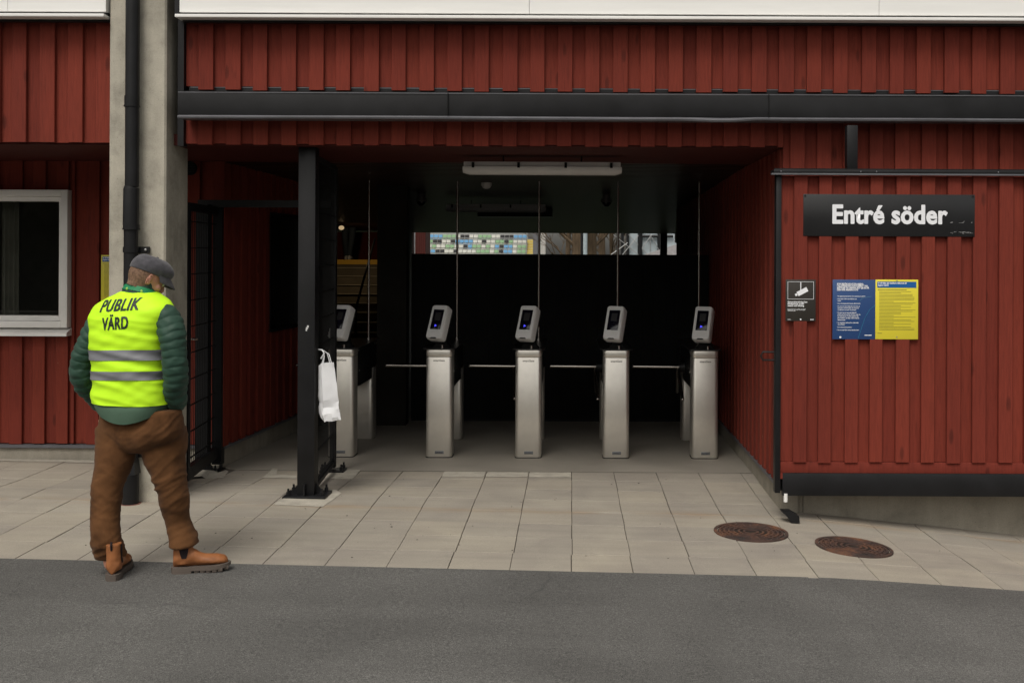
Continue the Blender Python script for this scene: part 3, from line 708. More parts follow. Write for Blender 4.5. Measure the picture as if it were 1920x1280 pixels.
# ------------------------------------------------------------------ turnstiles
def rrect(hx, hy, r, seg=6):
    pts = []
    for cx_, cy_, a0 in ((hx-r, hy-r, 0), (-hx+r, hy-r, 90), (-hx+r, -hy+r, 180), (hx-r, -hy+r, 270)):
        for i in range(seg+1):
            a = R(a0+90*i/seg); pts.append((cx_+r*math.cos(a), cy_+r*math.sin(a)))
    return pts
def make_turnstile():
    t = thing('turnstile', '', 'turnstile', (0, 9.5, 0))
    HW = .117
    def ped(yc, hy, z0, z1, name, hw=HW):
        b = MB(); pr = rrect(hw, hy, .036)
        b.loft([[Vector((p[0]*s, yc+p[1]*s, z)) for p in pr] for z, s in ((z0, .975), (z0+.008, 1), (z1-.003, 1), (z1, .985))])
        o = b.build(name, M['steel'], t, 50); return o
    f = ped(.105, .105, 0.004, .895, 'front_pedestal')
    c = ped(.105, .1055, .898, .962, 'pedestal_cap', .1175)
    b = MB(); b.loft([[Vector((p[0]*.96, .105+p[1]*.96, z)) for p in rrect(HW, .105, .034)] for z in (.885, .91)]); b.build('seam', M['blackmat'], f); b = MB(); b.loft([[Vector((p[0]*1.02, .105+p[1]*1.02, z)) for p in rrect(HW, .105, .036)] for z in (0.0, .006)])
    b.build('seam', M['blackmat'], f)
    ped(1.03, .10, .004, .70, 'rear_pedestal')
    # housing
    b = MB()
    b.prism([(.19, .955), (1.14, .955), (1.14, .62), (.95, .60), (.30, .60), (.19, .70)], -.105, .105, 'x')
    b.build('housing', M['black'], t, 0)
    b = MB(); b.loft([[Vector((p[0], .59+p[1], z)) for p in rrect(.145, .60, .04)] for z in (.9625, .972)]); b.build('top_plate', noisy('dark_top_plate', (.018, .018, .019), .28, 0, .6, 6, .7, 1.3, .03, .001), t, 40)
    b = MB(); b.cyl((.055, 1.02, .972), (.055, 1.02, 2.535), .0115, 14); b.cyl((.055, 1.02, .972), (.055, 1.02, .99), .022, 14); b.build('ceiling_pole', M['chrome'], t)
    b = MB(); b.cyl((.025, .03, .972), (.025, .03, .996), .011, 12); b.cyl((.025, .03, .996), (.025, .03, 1.0), .013, 12); b.build('lock_pin', M['chrome'], t)
    # bolts on the side
    b = MB()
    for s in (-1, 1):
        for (y, z) in ((.27, .93), (1.05, .93), (.3, .74)): b.cyl((s*.105, y, z), (s*.112, y, z), .008, 8)
    b.build('bolt', M['zinc'], t)
    # hub and three arms on the left side
    b = MB(); b.cyl((-.105, .80, .735), (-.16, .80, .735), .055, 22, .04); b.build('hub', M['black'], t)
    for k, (ex, ey, ez) in enumerate(((-.60, .80, .738), (-.150, .52, .46), (-.150, 1.08, .46))):
        b = MB(); b.tube([(-.14, .80, .735), (-.17, .80+.1*(ey-.8), .735+.1*(ez-.738)), (ex, ey, ez)], .0155, 12); b.sphere((ex, ey, ez), .0155, 10); b.build('arm', M['chrome'], t)
    # card reader on a short stem
    rd = Matrix.Translation((-.015, .075, 1.195)) @ Matrix.Rotation(R(-22), 4, 'Z') @ Matrix.Rotation(R(-25), 4, 'X')
    b = MB(); b.xf = rd
    prof_ = [(.088, -.020, .165), (.092, -.035, .16)]
    pr = rrect(.082, .162, .024)
    b.loft([[Vector((p[0]*s, y, p[1]*s2)) for p in pr] for y, s, s2 in ((.055, .98, .98), (-.005, 1.0, 1.0), (-.030, .955, .975), (-.036, .90, .95))])
    rdr = b.build('card_reader', M['reader'], t, 40)
    b = MB(); b.xf = rd; b.box((-.052, -.040, -.075), (.052, -.0345, .115), .003); b.build('screen', M['screen'], rdr)
    b = MB(); b.xf = rd; b.box((-.026, -.0405, .01), (.03, -.0402, .085)); b.build('display', mat('dim_display', (.03, .03, .032), .3), rdr)
    b = MB(); b.xf = rd; b.prism([(-.010, -.052), (.012, -.04), (-.010, -.028)], -.0412, -.0402, 'y'); b.build('status_light', M['led'], rdr)
    b = MB(); b.xf = rd
    b.loft([[Vector((p[0]*s, y, p[1]*s)) for p in pr] for y, s in ((.10, .86), (.056, .94))]); b.build('reader_back', M['blackmat'], rdr)
    b = MB(); b.xf = rd; b.prism([(-.035, -.162), (.035, -.162), (.022, -.150), (-.022, -.150)], -.0368, -.0355, 'y'); b.build('lip', M['blackmat'], rdr)
    b = MB(); b.loft([[Vector((p[0]+.01, y+p[1], z)) for p in rrect(h, h2, .015)] for z, h, h2, y in ((.972, .085, .07, .10), (1.0, .06, .05, .12), (1.09, .035, .035, .14), (1.16, .03, .03, .13))]); b.build('reader_stem', M['blackmat'], t)
    # lettering
    tm = text_mesh('smartGate', .024, .0006, 'CENTER'); text_obj('maker_lettering', tm, mat('grey_print', (.16, .15, .14), .5), f, wallM(0.0, -.0012, .858))
    b = MB(); b.box((-.035, -.0012, .035), (.045, .002, .062), .002); lb = b.build('type_plate', noisy('plate_grey', (.20, .21, .22), .4, .6), f)
    tm = text_mesh('GATE-S', .017, .0005, 'CENTER'); text_obj('plate_lettering', tm, mat('plate_print', (.05, .05, .06), .5), f, wallM(0.0, -.0016, .0425))
    return t
TS = [(-2.045, 'leftmost steel turnstile, partly behind the tall black post and the white paper bag'),
      (-1.168, 'second steel turnstile from the left, the first one right of the paper bag'),
      (-.372, 'middle one of the five steel turnstiles with blue lit card reader'),
      (.412, 'fourth steel turnstile, directly left of the rightmost one, reader screen unlit'),
      (1.205, 'rightmost steel turnstile, standing nearest the red side wall')]
proto = make_turnstile()
for i, (x, lab) in enumerate(TS):
    t = proto if i == 0 else copy_tree(proto)
    t.location = (x, 9.5, 0); t['label'] = lab; t['group'] = 'steel turnstiles in a row'
    t.rotation_euler.z = (0.0, .006, -.004, .003, -.006)[i]
dark_led = mat('unlit_led', (.01, .01, .02), .3)
for o in [x for x in bpy.data.objects if x.name.startswith('status_light')]:
    root = o.parent.parent
    if abs(root.location.x-.412) < .01 or abs(root.location.x+2.045) < .01:
        o.data = o.data.copy(); o.data.materials[0] = dark_led

# ------------------------------------------------------------------ ceiling fittings
def strip_light(label, c, length, name='ceiling_light'):
    t = thing(name, label, 'ceiling light', c, group='strip lights under the passage ceiling')
    b = MB(); h = length/2
    b.prism([(-.06, .0), (.06, 0), (.055, .035), (-.055, .035)], -h, h, 'x'); b.build('lamp_housing', M['diffuser'], t)
    b = MB(); rings = []
    for x, s in ((-h-.01, .75), (-h+.04, 1), (h-.04, 1), (h+.01, .75)):
        rings.append([Vector((x, math.cos(a)*.068*s, -.002-abs(math.sin(a))*.062*s)) for a in [math.pi*i/12 for i in range(13)]])
    b.loft(rings); b.build('diffuser', M['diffuser'], t, 60)
    for x in (-h*.88, -h*.3, h*.3, h*.88):
        b = MB(); b.box((x-.01, -.073, -.012), (x+.01, -.062, .03)); b.build('clip', M['blackmat'], t)
    b = MB()
    for x in (-h*.5, h*.5): b.cyl((x, 0, .035), (x, 0, .035+.05), .006, 6)
    b.build('hanger', M['blackmat'], t)
c1 = P(1017, 305, 8.35); strip_light('long white strip light hanging under the near edge of the passage ceiling', (c1.x, 8.35, 2.495), 1.22)
c2 = P(930, 387, 13.2); strip_light('dim strip light farther back under the passage ceiling above the seats', (c2.x, 13.2, 2.40), 1.22)
t = thing('dome_detector', 'small white round detector on the passage ceiling behind the strip light', 'detector', (P(912, 355, 10.9).x, 10.9, cz(10.9)-.0))
b = MB(); b.cyl((0, 0, -.0), (0, 0, -.03), .055, 20); b.build('detector_base', M['diffuser'], t)
b = MB(); b.sphere((0, 0, -.03), .048, 16, (1, 1, .7)); b.build('detector_dome', M['diffuser'], t)
for (px, lab) in ((790, 'dome camera under the ceiling left of the strip light'), (1137, 'dome camera under the ceiling right of the strip light')):
    c = P(px, 395, 12.4); t = thing('dome_camera', 'small black '+lab, 'camera', (c.x, 12.4, cz(12.4)), group='dome cameras under the ceiling')
    b = MB(); b.cyl((0, 0, 0), (0, 0, -.05), .045, 18); b.cyl((0, 0, -.05), (0, 0, -.09), .062, 20); b.build('camera_mount', noisy('camera_grey', (.10, .09, .09), .5), t)
    b = MB(); b.sphere((0, 0, -.09), .052, 18); b.build('camera_dome', M['screen'], t)
b = MB(); b.box((P(895, 420, 15).x, 15.0, cz(15.5)-.10), (P(1035, 420, 15).x, 15.6, cz(15.5)-.005)); b.box((P(895, 420, 15).x, 14.97, cz(15.5)-.075), (P(1035, 420, 15).x, 15.0, cz(15.5)-.065))
tag(b.build('ceiling_duct', M['black']), 'dark flat box mounted across the passage ceiling before the far seats', 'duct')

# ------------------------------------------------------------------ sliding gate panel
GX0, GY = 1.418, 7.40
SG = thing('sliding_gate', 'red timber-clad sliding gate leaf with black frame carrying the signs', 'gate', (GX0, GY, 0))
def gpart(b, n, m, sm=35):
    o = b.build(n, m, SG, sm); o.matrix_parent_inverse = Matrix.Translation((-GX0, -GY, 0)); return o
o = cladding('timber_cladding', SG, (1.462, GY+.05, 0), (1,0,0), (0,-1,0), 6.6, .378, 2.365, M['red'], start=.085, seed=21, pitch=.178, bw=.092); o.matrix_parent_inverse = Matrix.Translation((-GX0, -GY, 0))
vs = []
b = MB(); b.box((1.462, GY+.012, .302), (8.06, GY+.05, .377), .002); b.box((1.462, GY+.003, .262), (1.478, GY+.05, .3015)); o = gpart(b, 'bottom_board', M['red'])
b = MB(); b.box((1.478, GY+.004, .145), (8.06, GY+.055, .3015), .002); gpart(b, 'kick_plate', M['black'])
b = MB(); b.box((1.425, GY, .165), (1.4615, GY+.07, 2.37), .002); b.box((1.4615, GY+.052, .17), (8.06, GY+.09, 2.36)); gpart(b, 'steel_frame', M['black'])
b = MB(); b.box((1.40, GY-.035, 2.378), (8.1, GY+.09, 2.402), .001); b.box((1.405, GY-.03, 2.402), (8.1, GY-.024, 2.412)); gpart(b, 'top_rail', M['black'])
b = MB(); b.box((1.385, GY-.04, 2.367), (8.1, GY-.0, 2.378), .001); gpart(b, 'rail_edge', M['flash'])
b = MB()
for x in (1.45, 2.0, 2.11, 2.95): b.sphere((x, GY-.036, 2.39), .006, 8)
gpart(b, 'screw', M['flash'])
b = MB(); q = P(1597, 275, GY); b.box((q.x-.037, GY-.02, 2.403), (q.x+.037, GY+.05, 2.713), .003); gpart(b, 'hanger_post', M['black'])
b = MB(); q = P(1440, 668, GY); b.tube([(q.x+.05, GY+.03, q.z+.028), (q.x-.03, GY+.03, q.z+.028), (q.x-.045, GY+.03, q.z), (q.x-.03, GY+.03, q.z-.028), (q.x+.05, GY+.03, q.z-.028)], .007, 8); gpart(b, 'latch_handle', M['black'])
b = MB(); q = P(1476, 934, GY-.02); b.cyl((q.x-.005, GY+.01, q.z-.03), (q.x-.005, GY+.01, .16), .014, 12); gpart(b, 'guide_pin', M['whitelac'])
b = MB(); zf = gz(1.5, 7.4); 
b.prism([(q.x-.045, zf+.075), (q.x+.02, zf+.075), (q.x+.075, zf+.045), (q.x+.08, zf-.002), (q.x+.025, zf-.002), (q.x-.01, zf+.045)], GY-.06, GY+.03, 'y'); gpart(b, 'guide_foot', M['black'])
# plinth behind the gate
b = MB(); b.box((1.55, 7.69, -.6), (1.68, 7.85, .20)); b.box((1.685, 7.69, -.6), (8.2, 7.85, .20)); bpart(b, 'concrete_plinth', M['plinth'])

# ------------------------------------------------------------------ signs
def board(name, label, cat, x0, x1, z0, z1, y, m, th=.004, bev=.0015):
    t = thing(name, label, cat, ((x0+x1)/2, y, (z0+z1)/2))
    b = MB(); b.box((x0-(x0+x1)/2, -th, z0-(z0+z1)/2), (x1-(x0+x1)/2, 0, z1-(z0+z1)/2), bev); b.build('sign_board', m, t)
    return t, (x1-x0)/2, (z1-z0)/2
SY = GY+.001
a, c = P(1506, 364, SY), P(1827, 444, SY)
signblack = noisy('sign_black', (.010, .010, .011), .33, 0, .5, 3, .8, 1.3, .04, .001, 20)
t, hx, hz = board('entrance_sign', 'wide black sign with white words on the red gate', 'sign', a.x, c.x, c.z, a.z, SY, signblack, .006)
tm = bold(text_mesh('Entré söder', .180, .0040, 'CENTER', .885, 0, 1.04), [(-.0030, 0), (.0030, 0), (0, .0022), (0, -.0022)]); wmat = mat('sign_white', (.80, .81, .84), .5)
for side_ in (-1, 1):
    tw = tm.copy(); bm = bmesh.new(); bm.from_mesh(tw)
    bmesh.ops.delete(bm, geom=[v for v in bm.verts if (v.co.x+.010)*side_ < 0], context='VERTS'); bm.to_mesh(tw); bm.free()
    text_obj('lettering', tw, wmat, t, wallM(.0, -.0075, -.054))
b = MB()
for sx in (-1, 1):
    for sz in (-1, 1): b.cyl((sx*(hx-.012), -.006, sz*(hz-.012)), (sx*(hx-.012), -.010, sz*(hz-.012)), .007, 8)
b.build('screw', M['black'], t)
b = MB(); rr = random.Random(4)
for i in range(26):
    x, z = hx-.02-abs(rr.gauss(.06, .07)), -hz+.02+rr.random()*.012+(0.075 if rr.random() < .3 else 0)
    b.box((x, -.0068, z), (x+rr.uniform(.004, .02), -.0062, z+rr.uniform(.001, .004)))
b.build('scratches', mat('scratch_grey', (.3, .3, .3), .6), t)
# camera notice
a, c = P(1473, 524, SY), P(1529, 602, SY)
t, hx, hz = board('camera_notice', 'small dark notice with a white surveillance camera drawing on the red gate', 'sign', a.x, c.x, c.z, a.z, SY, noisy('notice_dark', (.028, .024, .020), .5, 0, .4, 9, .9, 1.1, .02, .001))
b = MB(); W_, T_ = hx-.014, .0022; zt_, zb_ = hz-.014, .008
for q in (((-W_, zt_-T_), (W_, zt_)), ((-W_, zb_), (W_, zb_+T_)), ((-W_, zb_+T_), (-W_+T_, zt_-T_)), ((W_-T_, zb_+T_), (W_, zt_-T_))): b.box((q[0][0], -.0052, q[0][1]), (q[1][0], -.0045, q[1][1]))
b.build('drawn_frame', wmat, t)
b = MB(); an = R(28)
def rot2(x, z, cx_, cz_): return (cx_+x*math.cos(an)-z*math.sin(an), cz_+x*math.sin(an)+z*math.cos(an))
cc = (.012, (zt_+zb_)/2-.008)
b.prism([rot2(x, z, *cc) for x, z in ((-.038, -.016), (.038, -.016), (.038, .016), (-.038, .016))], -.0052, -.0045, 'y')
b.prism([rot2(x, z, *cc) for x, z in ((-.056, -.007), (-.041, -.007), (-.041, .009), (-.056, .009))], -.0052, -.0045, 'y')
b.box((-.003, -.0058, cc[1]+.002), (.003, -.0053, zt_)); b.prism([(.0+.008*math.cos(i*.524), cc[1]+.002+.008*math.sin(i*.524)) for i in range(12)], -.0060, -.0054, 'y')
b.build('camera_drawing', wmat, t)
text_obj('lettering', text_mesh('Kamerabevakning kan\nförekomma under\nmatch och träning', .0158, .0006, 'LEFT', .98, 0, 1, .82), wmat, t, wallM(-hx+.014, -.005, -.016))
text_obj('fine_print', text_mesh('Kamerabevakning sker i enlighet med gällande\nlagstiftning. För information om bevakningen\nkontakta föreningen.', .0072, .0001, 'LEFT', .93, 0, 1, .85, 2), wmat, t, wallM(-hx+.014, -.005, -.0625))
b = MB(); b.prism([(.0+.0055*math.cos(i*.524), -hz+.012+.0055*math.sin(i*.524)) for i in range(12)], -.0052, -.0045, 'y'); b.box((-hx+.014, -.0052, -hz+.010), (-hx+.034, -.0046, -hz+.013)); b.box((hx-.038, -.0052, -hz+.009), (hx-.014, -.0046, -hz+.014)); b.build('small_emblem', wmat, t)
# blue poster
a, c = P(1561, 524, SY), P(1641, 636, SY)
t, hx, hz = board('rules_poster', 'dark blue rules poster with white text beside the yellow poster', 'poster', a.x, c.x-.001, c.z, a.z, SY, mat('poster_blue', (.022, .062, .185), .35))
text_obj('heading', text_mesh('SOM BESÖKARE PÅ EN ARENA\nI ALLSVENSKAN OCH SUPERETTAN\nINTYGAR DU GENOM ATT GÅ IN PÅ\nDEN HÄR ARENAN ATT:', .0162, .0007, 'LEFT', .83, 0, 1, .83), wmat, t, wallM(-hx+.03, -.005, hz-.036))
body = ['• Du upplever att du inte har några symptom på covid-19', '• Du är frisk, fri från varje infektion som', '  smittar', '• Du är inte hemma från karantän eller isolering', '• Du vet att all varje inträde till arenan sker på', '  eget ansvar och att du följer alla anvisningar', '  som lämnas av arrangör och personal', '• Du tänger att och att inneha biljett till', '  platsen samt visa upp den när någon begär det,', '  inte vistas på plan, inte störa matchen eller', '  andra besökare, och följer ordningsreglerna', '  gällande arenan', '• Du respekterar besluten från ordningsvakt', '  och publikvärd', '• Du har läst ordningsreglerna', '• Den som inte följer reglerna kan bli avvisad']
zz = hz-.118
for i, ln in enumerate(body):
    if ln.startswith('•') and i: zz -= .006
    text_obj('text_line', text_mesh(ln, .0098, .0003, 'LEFT', .86, 0, 1, 1, 2), wmat, t, wallM(-hx+.03, -.005, zz)); zz -= .0128
b = MB()
b.prism([(-hx+.055+.007*math.cos(i*.524), -hz+.014+.007*math.sin(i*.524)) for i in range(12)], -.0052, -.0045, 'y'); b.box((hx-.075, -.0052, -hz+.026), (hx-.025, -.0046, -hz+.031)); b.build('small_emblem', wmat, t)
b = MB(); b.tube([(.03, -.0046, -hz+.006), (.075, -.0046, -.06), (.11, -.0046, .0), (.148, -.0046, .03)], .0012, 5); b.tube([(.04, -.0046, .06), (.06, -.0046, .08), (.12, -.0046, .09)], .001, 5); b.build('line_ornament', mat('poster_cyan', (.03, .2, .33), .4), t)
# yellow poster
def yellow_poster(x0, x1, z0, z1, y, label):
    t, hx, hz = board('welcome_poster', label, 'poster', x0, x1, z0, z1, y, mat('poster_yellow', (.72, .62, .045), .35))
    b = MB(); b.box((-hx+.012, -.0052, hz-.056), (hx-.014, -.0045, hz-.014)); hb = b.build('blue_header', mat('header_blue', (.010, .10, .33), .4), t)
    text_obj('heading', text_mesh('Vi vill hälsa alla besökare välkomna till\ndagens match!', .0148, .0006, 'LEFT', .88, 0, 1, 1.0), wmat, t, wallM(-hx+.016, -.0058, hz-.029))
    ink = mat('poster_ink', (.10, .095, .03), .6); b = MB(); rr = random.Random(9); zz = hz-.072
    b.box((-hx+.016, -.0048, zz), (hx-.08, -.0044, zz+.0035)); zz -= .012
    while zz > -hz+.06:
        wd = rr.choice([1, .97, .92, .88, .6, .4, .95]); 
        b.box((-hx+.026, -.0048, zz), (-hx+.026+(2*hx-.045)*wd, -.0044, zz+.0022)); zz -= .0098
    b.box((-hx+.016, -.0048, -hz+.04), (-hx+.045, -.0044, -hz+.043))
    b.build('text_lines', ink, t)
    b = MB(); b.cyl((0, -.004, hz-.006), (0, -.007, hz-.006), .004, 8); b.cyl((0, -.004, -hz+.016), (0, -.007, -hz+.016), .005, 8); b.build('screw', M['zinc'], t)
a, c = P(1641, 524, SY), P(1721, 636, SY)
yellow_poster(a.x+.001, c.x, c.z, a.z, SY, 'yellow poster with blue header on the red gate right of the blue poster')
a = P(190, 478, 8.95)
yellow_poster(a.x, a.x+.30, a.z-.418, a.z, 8.95, 'yellow poster on the recessed wall, mostly hidden behind the concrete column')

# ------------------------------------------------------------------ manhole covers
def manhole(px, py, label, seed):
    c = G(px, py); t = thing('manhole_cover', label, 'manhole cover', (c.x, c.y, c.z+.003), group='rusty manhole covers')
    # tilt to the paving
    ex = (gz(c.x+.2, c.y)-gz(c.x-.2, c.y))/.4; ey = (gz(c.x, c.y+.2)-gz(c.x, c.y-.2))/.4
    t.rotation_euler = (Matrix.Rotation(math.atan(ey), 3, 'X') @ Matrix.Rotation(-math.atan(ex), 3, 'Y') @ Matrix.Rotation(R(seed*37), 3, 'Z')).to_euler()
    t.location.z += .003
    def ann(b, r0, r1, z0, z1, seg=64):
        prf = [(r0, z0), (r0, z1), (r1, z1), (r1, z0)]
        b.add([(r*math.cos(a*2*math.pi/seg), r*math.sin(a*2*math.pi/seg), z) for a in range(seg) for r, z in prf],
              [(4*a+i, 4*((a+1) % seg)+i, 4*((a+1) % seg)+(i+1) % 4, 4*a+(i+1) % 4) for a in range(seg) for i in range(4)])
    b = MB(); ann(b, .222, .243, -.02, .004); b.build('ring_frame', M['rust'], t)
    b = MB(); b.cur = 1; b.cyl((0, 0, -.02), (0, 0, -.003), .217, 64); b.cur = 0
    for r in (.205, .175, .145, .115, .08, .045): ann(b, r-.0065, r+.0065, -.004, .004)
    for i in range(24):
        a = i*math.pi/12; q = Matrix.Rotation(a, 4, 'Z')
        for r in (.19, .16, .13): 
            p = q @ Vector((r, 0, 0)); b.box((p.x-.006, p.y-.006, -.004), (p.x+.006, p.y+.006, .0035))
    b.build('lid', [M['rust'], M['rustshade']], t)
    b = MB(); rr = random.Random(seed)
    for i in range(70):
        a = rr.random()*6.28; r = .219+rr.uniform(-.003, .026 if .4 < a < 2.8 else .008)
        b.sphere((r*math.cos(a), r*math.sin(a), .003), rr.uniform(.002, .005), 6, (1, 1, .6))
    b.build('grit', M['joint'], t)
manhole(1408, 998, 'left of the two round rusty manhole covers set in the paving', 1)
manhole(1601, 1026, 'right of the two round rusty manhole covers, nearest the plinth', 2)

# ------------------------------------------------------------------ paper bag
BG = thing('paper_bag', 'white paper carrier bag hanging by its handles from the tall black post', 'bag', P(616, 660, 7.78))
q0 = BG.location.copy()
def bagp(px, py, Y): return P(px, py, Y)-q0
b = MB(); yf, yb = 7.70, 7.80
tl, tr, brr, bl = (602, 681, yf+.01), (626, 679, yf+.03), (639.5, 786, yf+.03), (608, 793, yf-.0)
gl_t, gl_b = (597, 686, yb), (597, 775, yb)
tr_b, br_b = (624, 680, yb+.02), (634, 780, yb+.03)
rows = []; nr = 16
def lp(a, c, t): return tuple(a[i]+(c[i]-a[i])*t for i in range(3))
for i in range(nr+1):
    t = i/nr
    A1, B1, C1, D1 = lp(tl, bl, t), lp(tr, brr, t), lp(tr_b, br_b, t), lp(gl_t, gl_b, t)
    ring_ = []
    for (u_, v_) in ((A1, B1), (B1, C1), (C1, D1), (D1, A1)):
        for k in range(6):
            p = bagp(*lp(u_, v_, k/6)); nn = noise.noise_vector(p*18+Vector((3, 1, 7)))*.009*min(1, .3+abs(t-.3))
            fold = .006 if abs(t-.72) < .04 else 0
            ring_.append(p+nn*(1.8 if t > .7 else .8)+Vector((0, fold, 0)))
    rows.append(ring_)
b.loft(rows, cap0=False); b.build('bag_body', M['paper'], BG, 14)
b = MB()
for (xa, xb, yy) in ((606, 622, yf+.005), (604, 619, yb)):
    b.tube([bagp(xa, 683, yy), bagp(xa+2, 668, yy+.01), bagp(604+3, 657, 7.79), bagp(xb-5, 664, yy+.01), bagp(xb, 682, yy)], .0032, 6)
b.build('handle', M['paper'], BG)
b = MB(); b.tube([bagp(597, 655, 7.83), bagp(604, 656, 7.80), bagp(608, 662, 7.79), bagp(602, 672, 7.80)], .006, 7); b.build('tie_knot', M['paper'], BG)

# ------------------------------------------------------------------ the man in the yellow vest
def cr(p0, p1, p2, p3, t): return .5*((2*p1)+(-p0+p2)*t+(2*p0-5*p1+4*p2-p3)*t*t+(-p0+3*p1-3*p2+p3)*t**3)
def interp(keys, n):
    outk = []; m_ = len(keys)
    for i in range(m_-1):
        k0, k1, k2, k3 = keys[max(0, i-1)], keys[i], keys[i+1], keys[min(m_-1, i+2)]
        for j in range(n):
            t = j/n; outk.append(tuple(cr(k0[c], k1[c], k2[c], k3[c], t) for c in range(len(k1))))
    outk.append(tuple(keys[-1])); return outk
def ering(c, rx, ry, yaw=0., n=2.0, seg=40, tilt=None):
    pts = []
    for i in range(seg):
        a = 2*math.pi*i/seg; ca, sa = math.cos(a), math.sin(a)
        x = rx*math.copysign(abs(ca)**(2/n), ca); y = ry*math.copysign(abs(sa)**(2/n), sa)
        p = Vector((x*math.cos(yaw)-y*math.sin(yaw), x*math.sin(yaw)+y*math.cos(yaw), 0))
        if tilt: p = tilt @ p
        pts.append(Vector(c)+p)
    return pts
def limb(b, keys, n=6, seg=20):
    """keys: x y z r ; rings perpendicular to path"""
    ks = interp(keys, n); b.tube([k[:3] for k in ks], [k[3] for k in ks], seg)
def remesh(b, name, m, parent, voxel=.008, smooth_it=3, post=None, sm=0.5):
    o = b.build(name, m, None, 0)
    md = o.modifiers.new('r', 'REMESH'); md.mode = 'VOXEL'; md.voxel_size = voxel; md.use_smooth_shade = True
    if smooth_it:
        s_ = o.modifiers.new('s', 'SMOOTH'); s_.factor = sm; s_.iterations = smooth_it
    bpy.context.view_layer.update(); dg = bpy.context.evaluated_depsgraph_get()
    me = bpy.data.meshes.new_from_object(o.evaluated_get(dg)); o.modifiers.clear(); o.data = me
    if not me.materials: me.materials.append(m)
    if post:
        nm = [v.normal.copy() for v in me.vertices]
        for v, n_ in zip(me.vertices, nm): v.co = post(v.co, n_)
    me.shade_smooth(); o.parent = parent
    return o
def fabric(name, base, rough=.8, ws=260., bs=.15, sheen=.0, lo=.88, hi=1.1, vs=5.):
    m = mat(name, base, rough, 0, .3); v = coords(m)
    c = mul(m, base, ramp(m, noise_n(m, v, vs, 5), [(.3, g(lo)), (.7, g(hi))]))
    L(m, c, bsdf(m).inputs['Base Color']); bump(m, noise_n(m, v, ws, 2), bs, .001)
    bsdf(m).inputs['Sheen Weight'].default_value = sheen; return m
skin = mat('skin', (.50, .27, .19), .5, 0, .4)
v_ = coords(skin); L(skin, mul(skin, (.47, .245, .175), ramp(skin, noise_n(skin, v_, 22, 4), [(.3, (.92, .80, .78)), (.7, (1.06, 1.02, 1.0))])), bsdf(skin).inputs['Base Color'])
bsdf(skin).inputs['Subsurface Weight'].default_value = .08; bsdf(skin).inputs['Subsurface Radius'].default_value = (.01, .004, .002)
hivis = fabric('hi_vis_yellow', (.55, .94, .020), .65, 400, .05, 0, .96, 1.04)
def folds(m, sc, stretch, st, dist):
    n = N(m, 'ShaderNodeTexNoise'); n.noise_type = 'RIDGED_MULTIFRACTAL'; n.inputs['Scale'].default_value = sc; n.inputs['Detail'].default_value = 2; n.inputs['Distortion'].default_value = .6
    L(m, coords(m, stretch), n.inputs['Vector']); bump(m, n.outputs['Fac'], st, dist, bsdf(m).inputs['Normal'].links[0].from_socket)
folds(hivis, 4.2, (.7, .7, 2.4), .38, .010)
reflm = fabric('reflective_grey', (.19, .195, .21), .45, 500, .05, 0, .93, 1.06)
folds_later = None
jacketm = fabric('green_quilted_nylon', (.020, .055, .037), .6, 500, .05, .05, .85, 1.15, 8)
hemm = fabric('green_lining', (.07, .125, .085), .7, 400, .08)
trous = mat('brown_corduroy', (.15, .068, .025), .9, 0, .2)
c_ = mul(trous, (.100, .043, .015), ramp(trous, noise_n(trous, coords(trous), 6, 5, .6, .5), [(.3, (.55, .52, .46)), (.7, (1.35, 1.38, 1.45))])); L(trous, c_, bsdf(trous).inputs['Base Color'])
wv = N(trous, 'ShaderNodeTexWave'); wv.inputs['Scale'].default_value = 95; wv.inputs['Distortion'].default_value = 1.0; L(trous, coords(trous, (1, .6, 0)), wv.inputs['Vector']); nb_ = bump(trous, wv.outputs['Fac'], .25, .001)
rg = N(trous, 'ShaderNodeTexNoise'); rg.noise_type = 'RIDGED_MULTIFRACTAL'; rg.inputs['Scale'].default_value = 5.5; rg.inputs['Detail'].default_value = 3; rg.inputs['Distortion'].default_value = .7
L(trous, coords(trous, (.8, .8, 2.1)), rg.inputs['Vector']); bump(trous, rg.outputs['Fac'], .55, .012, nb_)
bsdf(trous).inputs['Sheen Weight'].default_value = .04
capm = fabric('grey_wool_cap', (.062, .060, .068), .95, 300, .5, .2, .75, 1.3, 40)
hairm = fabric('greying_brown_hair', (.16, .095, .06), .8, 350, .6, 0, .55, 1.5, 90)
bootm = fabric('tan_leather', (.30, .115, .042), .5, 60, .1, 0, .7, 1.2, 14)
solem = fabric('grey_rubber_sole', (.105, .085, .072), .85, 80, .3)
elast = fabric('dark_elastic', (.018, .012, .014), .85, 300, .3)
lany = mat('green_lanyard', (.005, .20, .075), .5)

folds(jacketm, 9, (1, 1, 1.6), .4, .006); folds(hemm, 5, (1, 1, 2), .4, .008); folds(capm, 9, (1, 1, 1), .35, .005)
YC = 5.86
S = YC/F
def Q(px, py, Y=YC): return P(px, py, Y)
feetz = gz(-2.4, 5.9)
MAN = thing('person', 'man seen from behind in grey flat cap, yellow hi-vis vest, green jacket and brown trousers', 'person', (P(265, 1000, YC).x, YC, feetz))
MI = Matrix.Translation(-MAN.location)
def adopt(o, parent=None):
    if parent is None: o.parent = MAN; o.matrix_parent_inverse = MI
    else: o.parent = parent
    return o
yawT = R(-22)
def rings_from(keys, n, seg=48, nexp=2.4, post=None):
    ks = interp(keys, n); rs = []
    for (py, cx_, hw, dy_, yo) in ks:
        c = Q(cx_, py); c.y += yo
        r = ering(c, hw*S, dy_, yawT, nexp, seg)
        rs.append(r)
    return rs
